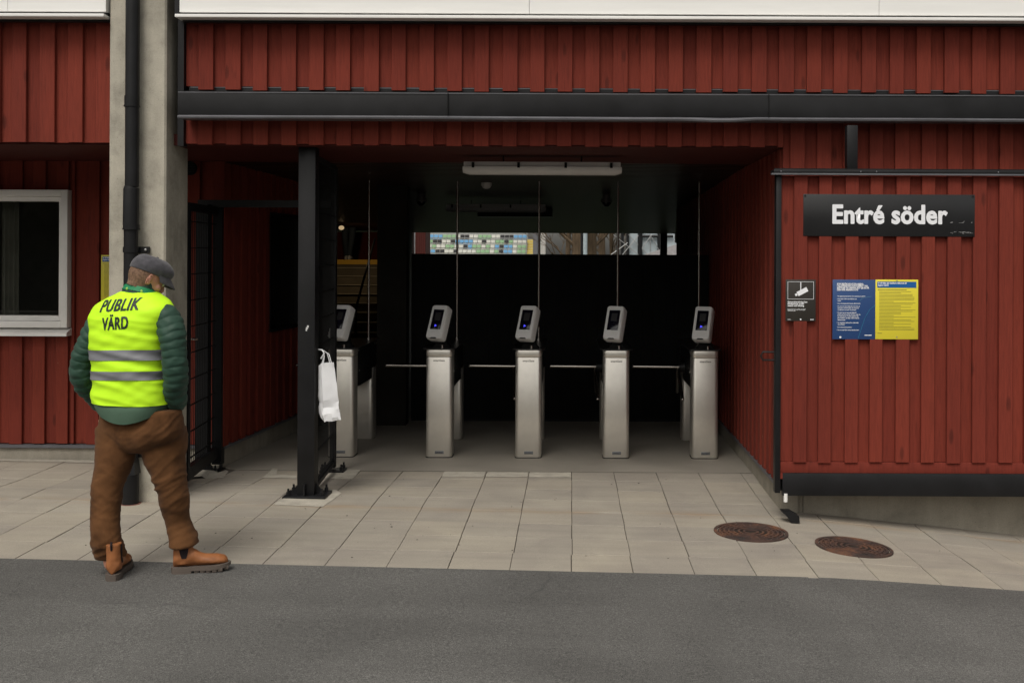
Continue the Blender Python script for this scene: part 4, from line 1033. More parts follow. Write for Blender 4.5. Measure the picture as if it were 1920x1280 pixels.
# --- vest
vest_keys = [(754, 247, 77, .150, 0), (740, 247, 78, .152, 0), (715, 246, 76, .150, 0), (690, 245, 75, .148, 0), (660, 244, 75, .148, 0), (630, 245, 78, .150, 0),
             (605, 246, 83, .150, 0), (590, 247, 86, .145, 0), (578, 250, 84, .135, .0), (568, 254, 74, .125, .0), (559, 258, 60, .110, .0), (552, 261, 46, .095, 0), (546, 263, 34, .08, -.0)]
def vest_disp(p, off=0.):
    # creases: mostly horizontal with slight diagonals, strongest near the hem
    z = p.z; k = noise.noise(Vector((p.x*3.2, p.y*3, z*17+p.x*3.5)))
    k2 = noise.noise(Vector((p.x*9, p.y*8, z*22-p.x*12)))
    k3 = noise.noise(Vector((p.x*5+3, p.y*5, z*5)))
    kk = (1-abs(k)*2.2)
    a = .0085 if z < 1.38 else .0045
    return max(-.3, kk)*a+k2*.0045+k3*.010
cen = Q(247, 650)
def disp_rings(rs, f, extra=0.):
    o_ = []
    for r in rs:
        c = sum(r, Vector())/len(r)
        o_.append([p+(p-c).normalized()*(f(p)+extra) if (p-c).length > 1e-5 else p for p in r])
    return o_
b = MB(); VR = disp_rings(rings_from(vest_keys, 7, 72), vest_disp)
b.loft(VR, cap0=False, cap1=False)
vest = adopt(b.build('hi_vis_vest', hivis, None, 80)); vest.data.shade_smooth()
b2 = MB(); b2.loft(VR, False, False); vbv = BVHTree.FromPolygons([tuple(p) for p in b2.v], b2.f)
def on_vest(x, z, off=.002):
    h = vbv.ray_cast(Vector((x, 4.5, z)), Vector((0, 1, 0)))
    return Vector((x, h[0].y-off, z)) if h[0] else None
# reflective bands
def zr(py): return Q(247, py).z
for (pt, pb, sl) in ((653, 672, 0), (692, 708, 0)):
    b = MB(); ks = interp(vest_keys, 7); sub = []
    kk = []
    for j in range(7):
        py = pb+(pt-pb)*j/6
        for i in range(len(ks)-1):
            if ks[i][0] >= py >= ks[i+1][0]:
                t = (ks[i][0]-py)/(ks[i][0]-ks[i+1][0]+1e-9); kk.append(tuple(ks[i][c]*(1-t)+ks[i+1][c]*t for c in range(5))); break
    rs = []
    for (py, cx_, hw, dy_, yo) in kk:
        c = Q(cx_, py); r = ering(c, hw*S, dy_, yawT, 2.4, 72)
        # stripes sag slightly
        r = [Vector((p.x, p.y, p.z+.006*math.sin((p.x-c.x)*9+.8))) for p in r]
        rs.append(r)
    rs = disp_rings(rs, vest_disp, .0048)
    b.loft(rs, False, False); o = b.build('reflective_band', reflm, vest, 80); o.data.shade_smooth()
# lettering on the back
def back_text(word, pxl, pyl, pxr, pyr, hpx, shear, off):
    me = bold(text_mesh(word, 1.0, off, 'LEFT', 1, shear, 1.10, 1, 4), [(-.028, 0), (.028, 0), (0, 0)], .1)
    xs_ = [v.co.x for v in me.vertices]; x0_, x1_ = min(xs_), max(xs_); h_ = .73
    bm = bmesh.new(); bm.from_mesh(me)
    bmesh.ops.triangulate(bm, faces=list(bm.faces))
    for it in range(3):
        es = [e_ for e_ in bm.edges if e_.calc_length() > .09]
        if es: bmesh.ops.subdivide_edges(bm, edges=es, cuts=1); bmesh.ops.triangulate(bm, faces=list(bm.faces))
    bad = []
    for v in bm.verts:
        u_ = (v.co.x-x0_)/(x1_-x0_); t_ = v.co.y/h_
        px = pxl+(pxr-pxl)*u_; py = pyl+(pyr-pyl)*u_-t_*hpx
        w_ = Q(px, py, YC-.15); h = on_vest(w_.x, w_.z, .0022+v.co.z*.002)
        if h is None: bad.append(v)
        else: v.co = h
    bmesh.ops.delete(bm, geom=bad, context='VERTS'); bm.to_mesh(me); bm.free()
    me.materials.clear(); me.materials.append(mat('dark_print', (.012, .022, .018), .6))
    o = bpy.data.objects.new('back_lettering', me); COL.objects.link(o); o.parent = vest
back_text('PUBLIK', 177, 586, 264, 579.5, 23, .22, .016)
back_text('VÄRD', 186, 619.5, 244.5, 615, 24, 0.0, .016)
# --- jacket: sleeves + collar + torso under the vest
def sleeve(b, keys, ridges, seed, seg=36, n=26):
    ks = interp(keys, n); pts = [Vector(k[:3]) for k in ks]; L_ = [0]
    for i in range(1, len(pts)): L_.append(L_[-1]+(pts[i]-pts[i-1]).length)
    rings_ = []; ref = Vector((0, -1, 0))
    for i, k in enumerate(ks):
        d = (pts[min(i+1, len(pts)-1)]-pts[max(0, i-1)]).normalized()
        a = d.cross(ref).normalized(); c = a.cross(d).normalized()
        r_ = []
        for j in range(seg):
            th = 2*math.pi*j/seg; dirv = a*math.cos(th)+c*math.sin(th)
            base = pts[i]+dirv*k[3]
            ph = L_[i]/ridges+(.40*noise.noise(base*8+Vector((seed, 0, 0)))+.18*noise.noise(base*21))+.10*math.sin(th*2+seed)
            puff = abs(math.sin(math.pi*ph))**.55
            wr = noise.noise(base*30+Vector((0, seed, 0)))*.004+(1-abs(noise.noise(Vector((base.x*11, base.y*11, base.z*30))))*2)*.0025+noise.noise(base*9)*.010
            r_.append(pts[i]+dirv*(k[3]*.95-.004+.0058*puff+wr))
        rings_.append(r_)
    b.loft(rings_)
def K(px, py, Y, r): p = P(px, py, Y); return (p.x, p.y, p.z, r)
b = MB()
sleeve(b, [K(300, 584, 5.80, .055), K(314, 594, 5.775, .068), K(322, 628, 5.75, .074), K(328, 665, 5.745, .071), K(331, 700, 5.755, .067), K(330, 735, 5.80, .062), K(328, 757, 5.86, .055)], .042, 2)
sleeve(b, [K(200, 590, 5.93, .050), K(183, 608, 5.94, .060), K(166, 642, 5.94, .066), K(156, 675, 5.94, .067), K(154, 703, 5.95, .064), K(167, 730, 6.0, .058), K(183, 750, 6.06, .05), K(190, 758, 6.09, .045)], .042, 7)
# torso of the jacket just inside the vest
tk = [(752, 250, 70, .13, 0), (700, 246, 70, .13, 0), (640, 246, 73, .13, 0), (600, 248, 78, .13, 0), (575, 254, 68, .11, 0), (560, 262, 42, .08, .0), (545, 265, 27, .072, -.0), (532, 267, 25, .066, .0), (527, 268, 24, .062, 0)]
b.loft(rings_from(tk, 5, 40))
jk = adopt(b.build('quilted_jacket', jacketm, None, 80)); jk.data.shade_smooth()
# collar standing round the neck
tiltC = Matrix.Rotation(R(-14), 4, 'X') @ Matrix.Rotation(R(12), 4, 'Y')
b = MB(); rs = []
for (py, cx_, hw, ry) in ((556, 262, 36, .088), (548, 264, 32, .082), (538, 266, 28.5, .075), (531, 268, 28, .076), (524, 269, 27, .074)):
    rs.append(ering(Q(cx_, py), hw*S, ry, yawT, 2.1, 40, tiltC))
b.loft(rs, False, False); b.build('collar', jacketm, jk, 80)
b = MB(); rs = []
for (py, cx_, hw, ry) in ((551, 263.0, 35.3, .0895), (547.5, 263.8, 34, .0865), (544, 264.3, 32.8, .0845), (541, 265, 31.8, .082)):
    rs.append(ering(Q(cx_, py), hw*S, ry, yawT, 2.1, 40, tiltC))
b.loft(rs, False, False); ly = adopt(b.build('lanyard', lany, None, 80))
bv = MB(); bv.loft(rs, False, False); lb_ = BVHTree.FromPolygons([tuple(p) for p in bv.v], bv.f)
b = MB()
for (px, py) in ((240, 541), (269, 545.5)):
    q = Q(px, py, 5.2); h = lb_.ray_cast(Vector((q.x*YC/5.2*.99, 5.0, Q(px, py, 5.79).z)), Vector((0, 1, 0)))
    if h[0]: b.sphere((h[0].x, h[0].y, h[0].z), .0075, 10, (1, .35, 1))
if b.v: b.build('lanyard_emblem', mat('lime_print', (.30, .50, .08), .5), ly)
# light green hem below the vest
hk = [(788, 250, 68, .150, 0), (775, 249, 73, .152, 0), (760, 248, 75.5, .151, 0), (745, 247, 73, .138, 0)]
rs = rings_from(hk, 6, 72); o_ = []
for i, r in enumerate(rs):
    t = 1-i/(len(rs)-1); c = sum(r, Vector())/len(r)
    o_.append([Vector((p.x, p.y, p.z+t*.075*min(1.3, ((p.x-c.x-.0)/.21)**2)+t*(.04 if p.y > c.y else 0)*0)) for p in r])
b = MB(); b.loft(disp_rings(o_, lambda p: noise.noise(p*8)*.008+noise.noise(Vector((p.x*20, p.y*20, p.z*6)))*.003), True, False); adopt(b.build('shirt_hem', hemm, None, 80))
# --- trousers
b = MB()
ks = [(765, 264, 80, .105, 0.02), (785, 265, 82, .118, 0.01), (806, 266, 82, .128, 0), (822, 264, 74, .12, 0), (836, 258, 52, .10, 0), (846, 256, 30, .07, 0)]
rs = []
for (py, cx_, hw, dy_, yo) in interp(ks, 4): rs.append(ering(Q(cx_, py), hw*S, dy_, R(-14), 2.5, 40))
b.loft(rs)
def leg(keys, seed):
    ks = interp(keys, 8); rings_ = []
    for (px, py, Y, hw, ry) in ks:
        rings_.append(ering(P(px, py, Y), hw*S*.97, ry*.94, R(-10), 2.1, 36))
    b.loft(rings_)
leg([(222, 800, 5.90, 42, .11), (218, 834, 5.87, 37, .115), (215, 866, 5.85, 34.5, .11), (204, 902, 5.83, 29, .095), (200.5, 930, 5.82, 27, .088), (198, 978, 5.80, 26, .08), (200, 1010, 5.79, 26, .08), (207, 1032, 5.82, 26, .085), (209, 1043, 5.83, 26.5, .088)], 1)
leg([(305, 800, 5.88, 44, .115), (308, 835, 5.88, 42, .12), (308, 862, 5.88, 37, .11), (316, 890, 5.88, 31.5, .10), (323, 918, 5.88, 28, .092), (327, 945, 5.89, 26.5, .086), (332, 972, 5.91, 22.5, .082), (339, 992, 5.915, 24, .086), (344, 1006, 5.915, 24.5, .094), (344.5, 1022, 5.90, 24.5, .104)], 2)
def tpost(p, n_):
    z = p.z; lx = p.x
    fold = 1-abs(noise.noise(Vector((lx*4, p.y*4, z*17+lx*(6 if lx < -2.42 else -5)+1.5*noise.noise(p*5)))))*2.4
    fold2 = 1-abs(noise.noise(Vector((lx*9+5, p.y*9, z*26-lx*16))))*2.4
    kz = 1.0 if z > .75 else 1.0
    knee = math.exp(-((z-.53)/.13)**2)+.8*math.exp(-((z-.86)/.1)**2)+1.4*math.exp(-((z-.22)/.07)**2)+.25
    drape = noise.noise(Vector((lx*14, p.y*14, z*2.2)))
    return p+n_*((max(0, fold)*.0085+max(0, fold2)*.0045)*knee*(.55+.6*noise.noise(p*3.1))+drape*.0045-.0005)
o = remesh(b, 'trousers', trous, None, .0075, 16, tpost); adopt(o)
# --- boots
def boot(heel_px, heel_py, ang, label=None, lean=0., toe_up=0., shaft=(0, 0), shaft_w=1.0):
    gp_ = G(heel_px, heel_py)
    Mx = Matrix.Translation((gp_.x, gp_.y, gp_.z)) @ Matrix.Rotation(ang, 4, 'Z') @ Matrix.Rotation(-toe_up, 4, 'Y')
    # local: +x toe, y sideways, z up; heel back edge at x=0
    b = MB(); b.xf = None
    keys = [(.004, .075, .020, .030), (.02, .078, .036, .05), (.06, .082, .040, .062), (.11, .075, .038, .055), (.16, .062, .045, .038), (.20, .058, .050, .036), (.245, .056, .047, .033), (.278, .052, .034, .026), (.292, .048, .012, .012)]
    rings_ = []
    for (x, zc, wy, hz_) in interp(keys, 4):
        rings_.append([Vector((x, wy*math.cos(a), .032+max(0, (zc-.032))+hz_*math.sin(a) if math.sin(a) > 0 else .032+max(0, (zc-.032))*(1+math.sin(a))**.6)) for a in [2*math.pi*i/20 for i in range(20)]])
    b.loft(rings_)
    sh = [(.058, 0, .05, .052, .038), (.055, 0, .10, .052, .038), (.052+shaft[0]*.3, shaft[1]*.3, .14, .050, .038), (.052+shaft[0], shaft[1], .195, .050, .040)]
    rr_ = [ering(Vector((k[0], k[1], k[2])), k[3], k[4], 0, 2.2, 24) for k in interp(sh, 5)]
    b.loft(rr_)
    o = remesh(b, 'boot', bootm, None, .006, 4, lambda p, n_: p+n_*(noise.noise(p*40)*.0018))
    o.data.transform(Mx); adopt(o)
    # sole
    b = MB(); b.xf = Mx
    outl = [(-.006, 0), (-.002, .022), (.015, .036), (.05, .041), (.10, .037), (.15, .041), (.20, .052), (.245, .053), (.28, .04), (.302, .02), (.308, 0)]
    full = outl+[(x, -y) for x, y in outl[1:-1]][::-1]
    def topz(x): return .036+.008*max(0, (x-.2)/.1)**2
    def sole(z0f, z1f, xa, xb, sc=1.0):
        pts = [(x, y*sc) for x, y in full if xa-.001 <= x <= xb+.001]
        n_ = len(pts)
        b.add([(x, y, z0f(x)) for x, y in pts]+[(x, y, z1f(x)) for x, y in pts], [list(range(n_))[::-1], list(range(n_, 2*n_))]+[(i, (i+1) % n_, n_+(i+1) % n_, n_+i) for i in range(n_)])
    spring = lambda x: .014*max(0, (x-.20)/.1)**1.6
    sole(lambda x: .013+spring(x)*.9, lambda x: topz(x), -.01, .31)
    sole(lambda x: 0.0, lambda x: .0185, -.01, .101, .98)
    for i in range(6):
        xa = .115+i*.031
        for sy in (-1, 1):
            wy = .03+.02*min(1, max(0, (xa-.1)/.1)) if xa < .25 else .034
            b.box((xa, sy*.006, .0+spring(xa)), (xa+.025, sy*wy, .0188+spring(xa)), .002)
    b.build('sole', solem, o)
    # elastic gore on both sides
    for sy in (-1, 1):
        b = MB(); b.xf = Mx; pts = []
        nn_ = 9; V_ = []
        bvv = BVHTree.FromPolygons([tuple(v.co) for v in o.data.vertices], [tuple(p.vertices) for p in o.data.polygons])
        grid = []
        for i in range(nn_):
            t = i/(nn_-1); z = .190-.105*t; hw = .026*(1-t**3.0*.55)
            row = []
            for j in range(7):
                x = .060+hw*(j/3-1)+.002*t
                src = Mx @ Vector((x, sy*.2, z)); dr = (Mx.to_3x3() @ Vector((0, -sy, 0))).normalized()
                h = bvv.ray_cast(src, dr)
                row.append((h[0]-dr*.0022) if h[0] else src+dr*.158)
            grid.append(row)
        b.xf = None
        b.add([p for r in grid for p in r], [(i*7+j, i*7+j+1, (i+1)*7+j+1, (i+1)*7+j) for i in range(nn_-1) for j in range(6)])
        b.build('elastic_gore', elast, o, 80)
    # pull tab
    b = MB(); b.xf = Mx; b.tube([(.006+shaft[0], -.0+shaft[1], .165), (-.004+shaft[0], shaft[1], .195), (.004+shaft[0], shaft[1], .21)], .006, 8); b.build('pull_tab', elast, o)
    return o
boot(209, 1090, R(99), toe_up=0, shaft=(-.0, .002))
boot(323, 1074, R(17), toe_up=R(0), shaft=(.012, .0))
# --- body (head, neck, arms, hands, torso, legs) as one skin surface
headM = Matrix.Translation(Q(275, 522, 5.86)) @ Matrix.Rotation(R(-46), 4, 'Z') @ Matrix.Rotation(R(-27), 4, 'X') @ Matrix.Rotation(R(3), 4, 'Y')
hs_ = [(-.122, .050, .018, .016), (-.115, .045, .036, .034), (-.095, .032, .050, .056), (-.065, .018, .058, .074), (-.03, .006, .067, .088), (.01, -.002, .073, .096), (.05, -.004, .074, .096), (.085, -.008, .064, .084), (.108, -.010, .044, .058), (.12, -.01, .012, .016)]
b = MB(); b.xf = headM
b.loft([ering(Vector((0, cy_, z)), rx, ry, 0, 2.15, 32) for (z, cy_, rx, ry) in interp(hs_, 4)])
b.loft([ering(Vector((0, y, z)), rx, ry, 0, 2, 14) for (z, y, rx, ry) in ((.022, .090, .008, .010), (0.0, .098, .010, .012), (-.02, .106, .013, .014), (-.034, .104, .017, .013), (-.042, .094, .012, .010))])  # nose
b.tube([(-.05, .074, .03), (-.02, .091, .033), (.02, .091, .033), (.05, .074, .03)], .009, 10)   # brow
b.tube([(-.024, .082, -.064), (0, .093, -.060), (.024, .082, -.064)], [.004, .007, .004], 10)  # upper lip
b.tube([(-.020, .080, -.072), (0, .090, -.071), (.020, .080, -.072)], [.004, .007, .004], 10)
b.sphere((0, .070, -.102), .019, 12); 
for sx in (-1, 1): b.sphere((sx*.045, .055, -.025), .024, 12)
for sx in (-1, 1):   # ears: rim + lobe
    rim = []
    for i in range(11):
        a = R(-70+i*25); rim.append((sx*(.078+.010*math.cos(a-.3)), -.012-.017*math.cos(a), -.012+.031*math.sin(a)))
    b.tube(rim, [.0045]*11, 8)
    b.tube([(sx*.074, -.008, .008), (sx*.079, -.013, -.010), (sx*.076, -.006, -.034)], [.008, .009, .007], 10)
b.xf = None
nk = headM @ Vector((0, -.02, -.06)); nb_ = Q(262, 566)
limb(b, [(nk.x, nk.y, nk.z, .058), (*(nk.lerp(nb_, .5)), .060), (*nb_, .072), (*Q(258, 585), .09)], 4, 20)
rs = rings_from([(600, 250, 62, .10, 0), (660, 250, 60, .10, 0), (740, 256, 58, .10, 0), (800, 262, 62, .11, 0), (825, 262, 60, .10, 0)], 3, 24); b.loft(rs)
for keys in ([K(300, 585, 5.80, .05), K(325, 640, 5.76, .045), K(331, 700, 5.765, .038), K(329, 740, 5.84, .030), K(327, 760, 5.89, .026)],
             [K(200, 590, 5.92, .05), K(166, 640, 5.94, .045), K(155, 700, 5.95, .038), K(178, 745, 6.05, .030), K(192, 762, 6.09, .026)]): limb(b, keys, 4, 14)
# hands slipped into the front pockets
for (px, py, Y, sgn) in ((326, 768, 5.92, -1), (197, 770, 6.08, 1)):
    pc = P(px, py, Y)
    b.loft([ering(pc+Vector((0, 0, dz)), rx, ry, R(-22), 2.4, 12) for dz, rx, ry in ((.03, .026, .018), (0, .038, .018), (-.04, .042, .016), (-.055, .040, .014))])
    for i, ln in enumerate((.060, .070, .074, .065)):
        o0 = pc+Vector((sgn*(.030-.02*i), 0, -.05)); limb(b, [(*o0, .0095), (*(o0+Vector((0, .006, -ln*.5))), .009), (*(o0+Vector((0, .016, -ln))), .007)], 2, 8)
    o0 = pc+Vector((sgn*.036, .004, -.005)); limb(b, [(*o0, .012), (*(o0+Vector((sgn*.018, .012, -.03))), .0105), (*(o0+Vector((sgn*.02, .02, -.055))), .008)], 2, 8)
for keys in ([(*P(222, 805, 5.88), .075), (*P(201, 925, 5.82), .05), (*P(204, 1040, 5.79), .033), (*P(208, 1060, 5.79), .03)],
             [(*P(305, 805, 5.88), .075), (*P(323, 925, 5.88), .05), (*P(342, 1005, 5.94), .033), (*P(347, 1030, 5.94), .03)]): limb(b, keys, 4, 14)
body_o = remesh(b, 'body', skin, None, .0042, 3, None); adopt(body_o)
b = MB(); b.xf = headM
for sx in (-1, 1): b.sphere((sx*.031, .083, .006), .012, 12)
adopt(b.build('eyes', mat('eye_white', (.6, .58, .55), .3), None))
# hair: cropped, round the back and sides below the cap
b = MB(); b.xf = headM; rs = []
for (z, cy_, rx, ry) in interp([(-.072, -.002, .056, .079), (-.045, .004, .066, .088), (-.01, -.002, .0745, .0985), (.03, -.004, .077, .0995), (.055, -.005, .077, .099)], 4):
    full = ering(Vector((0, cy_, z)), rx, ry, 0, 2.15, 64)
    rs.append([p for p in full])
# keep only the back arc (y < -.0) and sideburns
n64 = 64; keepidx = [i for i in range(n64) if math.sin(2*math.pi*i/n64) < .02]
vs_ = []; fs_ = []
for r in rs:
    for i in keepidx: vs_.append(r[i]+noise.noise_vector(r[i]*60)*.002)
kn = len(keepidx)
for i in range(len(rs)-1):
    for j in range(kn-1): fs_.append((i*kn+j, i*kn+j+1, (i+1)*kn+j+1, (i+1)*kn+j))
b.add(vs_, fs_); adopt(b.build('hair', hairm, None, 80))
# cap
b = MB(); b.xf = headM; rs = []
tl_ = Matrix.Rotation(R(0), 4, 'X')
for (z, cy_, rx, ry) in interp([(.028, -.004, .081, .104), (.036, -.003, .084, .108), (.058, .004, .090, .116), (.085, .010, .088, .112), (.108, .008, .072, .093), (.122, .002, .042, .056), (.126, .0, .008, .010)], 5):
    # back of the cap reaches lower than the front
    r = ering(Vector((0, cy_, z)), rx, ry, 0, 2.1, 48)
    r = [Vector((p.x, p.y, p.z+(.14*(p.y)*(.5 if z < .06 else .1) if p.y < 0 else 0)+noise.noise(p*16+Vector((4, 0, 0)))*.007*(1 if z > .045 else .3))) for p in r]
    rs.append(r)
b.loft(rs, cap0=True); capo = adopt(b.build('flat_cap', capm, None, 80)); capo.data.shade_smooth()
b = MB(); b.xf = headM; top_ = []; bot_ = []
for i in range(17):
    a = R(12+i*156/16); rx_in, ry_in, = .083, .106
    inn = (rx_in*math.cos(a), ry_in*math.sin(a)); k_ = math.sin(a)**.8
    o1 = (.088*math.cos(a), ry_in*math.sin(a)+.062*k_)
    for t in (0, .25, .5, .75, 1.0):
        x, y = inn[0]+(o1[0]-inn[0])*t, inn[1]+(o1[1]-inn[1])*t
        z = .036-.020*t*t-.006*t-.9*(x*x)
        top_.append(Vector((x, y, z+.005+.02*(1-t)**2*k_))); bot_.append(Vector((x, y, z)))
n5 = 5; f_ = [(i*n5+j, i*n5+j+1, (i+1)*n5+j+1, (i+1)*n5+j) for i in range(16) for j in range(4)]; nt_ = len(top_)
b.add(top_+bot_, f_+[tuple(nt_+i for i in q)[::-1] for q in f_]+[(i*n5+4, nt_+i*n5+4, nt_+(i+1)*n5+4, (i+1)*n5+4) for i in range(16)]); b.build('brim', capm, capo, 60)
b = MB(); b.xf = headM; b.sphere((0, 0, .128), .008, 10, (1, 1, .5)); b.build('cap_button', capm, capo)

# ------------------------------------------------------------------ person on the stairs (only the legs show below the ceiling edge)
SP = thing('person', 'person in jeans and white shoes standing on the top of the dim stairs', 'person', (P(653, 490, 21.2).x, 21.2, 1.705))
b = MB()
jean = fabric('blue_jeans', (.05, .065, .085), .85)
limb(b, [(-.07, .10, .85, .085), (-.075, .05, .50, .062), (-.08, .22, .10, .045), (-.08, .24, .06, .042)], 5, 14); limb(b, [(.09, 0, .85, .085), (.085, -.06, .48, .062), (.03, -.02, .12, .048), (.03, -.01, .09, .046)], 5, 14)
b.loft([ering(Vector((0, 0.02, z)), rx, ry, 0, 2.3, 20) for z, rx, ry in ((.78, .15, .11), (.88, .165, .12), (.98, .16, .11))])
remesh(b, 'jeans', jean, SP, .012, 3)
b = MB()
b.loft([ering(Vector((0, 0.02+y, z)), rx, ry, 0, 2.3, 20) for z, rx, ry, y in ((.93, .155, .11, 0), (1.15, .165, .12, 0), (1.35, .20, .12, 0), (1.43, .17, .10, 0), (1.48, .07, .07, 0), (1.52, .055, .06, 0))])
for s in (-1, 1): limb(b, [(s*.17, .02, 1.40, .055), (s*.23, .03, 1.12, .043), (s*.22, .10, .88, .032)], 4, 12)
remesh(b, 'jacket', fabric('dark_jacket', (.02, .02, .025), .8), SP, .014, 3)
b = MB()
b.loft([ering(Vector((0, .03+cy_, 1.64+z)), rx, ry, 0, 2.1, 20) for z, cy_, rx, ry in hs_]); limb(b, [(0, .02, 1.46, .055), (0, .025, 1.56, .05)], 3, 12)
b.sphere((0, .135, 1.62), .016, 8)
for s in (-1, 1):
    limb(b, [(s*.22, .09, .90, .028), (s*.22, .12, .84, .03), (s*.22, .13, .80, .024)], 3, 10)
    for i in range(4): limb(b, [(s*.22, .10+.018*i, .80, .009), (s*.215, .11+.018*i, .75, .008), (s*.21, .12+.018*i, .72, .007)], 2, 6)
    limb(b, [(s*.22, .10, .84, .011), (s*.20, .08, .80, .009), (s*.20, .08, .77, .008)], 2, 6)
remesh(b, 'body', skin, SP, .007, 2)
b = MB(); b.sphere((0, .015, 1.70), .1, 16, (.8, 1, .75)); b.build('hair', hairm, SP)
shoe = fabric('white_sneaker', (.55, .55, .53), .6)
for (x, y, z) in ((-.08, .20, .035), (.03, -.03, .04)):
    b = MB(); b.loft([ering(Vector((x, y+yy, z)), rx, rz, 0, 2, 14, Matrix.Rotation(R(90), 4, 'X')) for yy, rx, rz in ((-.06, .02, .03), (-.03, .042, .05), (.06, .045, .04), (.13, .05, .03), (.19, .03, .02))]); b.build('shoe', shoe, SP)

# ------------------------------------------------------------------ the far stand across the pitch
SYD = 108.
FS = thing('far_stand', 'far spectator stand across the pitch with pale terrace and yellow steps', 'stand', (-10, SYD, 0))
rows_y = (442, 452, 461.5, 471)
zrow = [P(890, y, SYD).z for y in rows_y]          # backrest centre heights
b = MB(); ter = noisy('terrace_concrete', (.38, .37, .34), .85)
xa, xb = P(798, 460, SYD).x, P(985, 460, SYD).x
step = zrow[2]-zrow[3]
for k in range(-3, 4):
    z = zrow[3]-.62+step*k; y = .8*k
    b.box((xa+10-.1, y, -.4 if k == -3 else z-step-.05), (xb+10+.1, y+.9, z))
b.build('terrace', ter, FS)
b = MB()
for k in range(0, 5):
    z = zrow[3]+.22+step*k-step*.0-.52; b.box((xa+10, .8*k-.35+.3, z), (xb+10, .8*k-.31+.3, z+.05))
b.build('seat_rail', noisy('rail_white', (.5, .5, .48), .6), FS)
b = MB(); ysx0, ysx1 = P(986, 460, SYD).x+10, P(1000, 460, SYD).x+10
for k in range(0, 17): b.box((ysx0, .3*k-1, -.2+.17*(k+5)), (ysx1, .3*k-.70, -.2+.17*(k+6)-.055))
b.build('yellow_steps', noisy('yellow_paint', (.55, .40, .03), .7), FS)
b = MB()
for k in range(0, 17): b.box((ysx0, .3*k-.99, -.2+.17*(k+6)-.055), (ysx1, .3*k-.70, -.2+.17*(k+6)-.005))
b.build('step_edge', noisy('pale_edge', (.55, .52, .40), .7), FS)
b = MB(); b.box((P(1000, 460, SYD).x+10, -1, -.4), (P(1013, 460, SYD).x+10, 4, 7)); b.build('end_wall', noisy('dark_grey_wall', (.12, .12, .13), .8), FS)
b = MB(); b.box((P(1014, 460, SYD).x+10, -1, -.4), (P(1023, 460, SYD).x+10, 0, 7)); b.build('white_pillar', noisy('pale_pillar', (.42, .41, .38), .8), FS)
b = MB(); b.box((xa+9.9, 4.3, -.4), (xb+10.1, 4.6, 7)); b.build('back_wall', noisy('stand_back_wall', (.25, .26, .25), .8), FS)
pat = ['BBBGGGWDDWWGGGWWDDDBBB', 'GDDWWDBBBBWWDWWGGDGWWW', 'WGWWGGWWDBGGWGWBDBBWGG', 'BBDDWWDWWWWGGGWGDBBWGG']
cols = {'B': ('pale blue', mat('seat_blue', (.13, .33, .55), .5)), 'G': ('pale green', mat('seat_green', (.24, .40, .22), .5)), 'W': ('white', mat('seat_white', (.55, .55, .50), .5)), 'D': ('black', mat('seat_black', (.015, .015, .016), .5))}
b = MB(); w_ = .40
bx0 = b
def seatmesh(m):
    b = MB()
    b.loft([[Vector((p[0], .20+.05*abs(z-.3), z)) if False else Vector((p[0], p[1]+.2+.12*(z-.2), z)) for p in rrect(.205*s, .022, .02, 3)] for z, s in ((.17, .9), (.2, 1), (.42, 1), (.47, .86))])
    b.box((-.2, -.2, .0), (.2, .2, .045), .012); b.box((-.03, .05, -.4), (.03, .1, 0.0))
    return b.mesh('seat', [m])
smesh = {k: seatmesh(v[1]) for k, v in cols.items()}
rown = ['top', 'second', 'third', 'bottom']
ordn = ['first', 'second', 'third', 'fourth', 'fifth', 'sixth', 'seventh', 'eighth', 'ninth', 'tenth', 'eleventh', 'twelfth']
for ri, rw in enumerate(pat):
    cnt = {}
    for ci, ch in enumerate(rw):
        cnt[ch] = cnt.get(ch, 0)+1
        o = bpy.data.objects.new('stadium_seat', smesh[ch]); COL.objects.link(o)
        px = 799+8.5*(ci+.5); z = zrow[ri]-.32
        o.location = (P(px, rows_y[ri], SYD).x, SYD+.8*(3-ri)-.1, z)
        tag(o, '%s %s seat from the left in the %s visible row of the far stand' % (ordn[cnt[ch]-1], cols[ch][0], rown[ri]), 'seat', 'seats of the far stand')
# dark red cabin before the stand
b = MB(); X_0, X_1 = P(773, 460, 60).x, P(798, 460, 60).x
b.box((X_0-1, 60, -.3), (X_1, 62, 3.6))
x = X_0-1
while x < X_1: b.box((x, 59.96, -.3), (x+.04, 60, 3.6)); x += .12
tag(b.build('red_shed', M['red_dark']), 'dark red corrugated shed wall left of the far seats', 'shed')
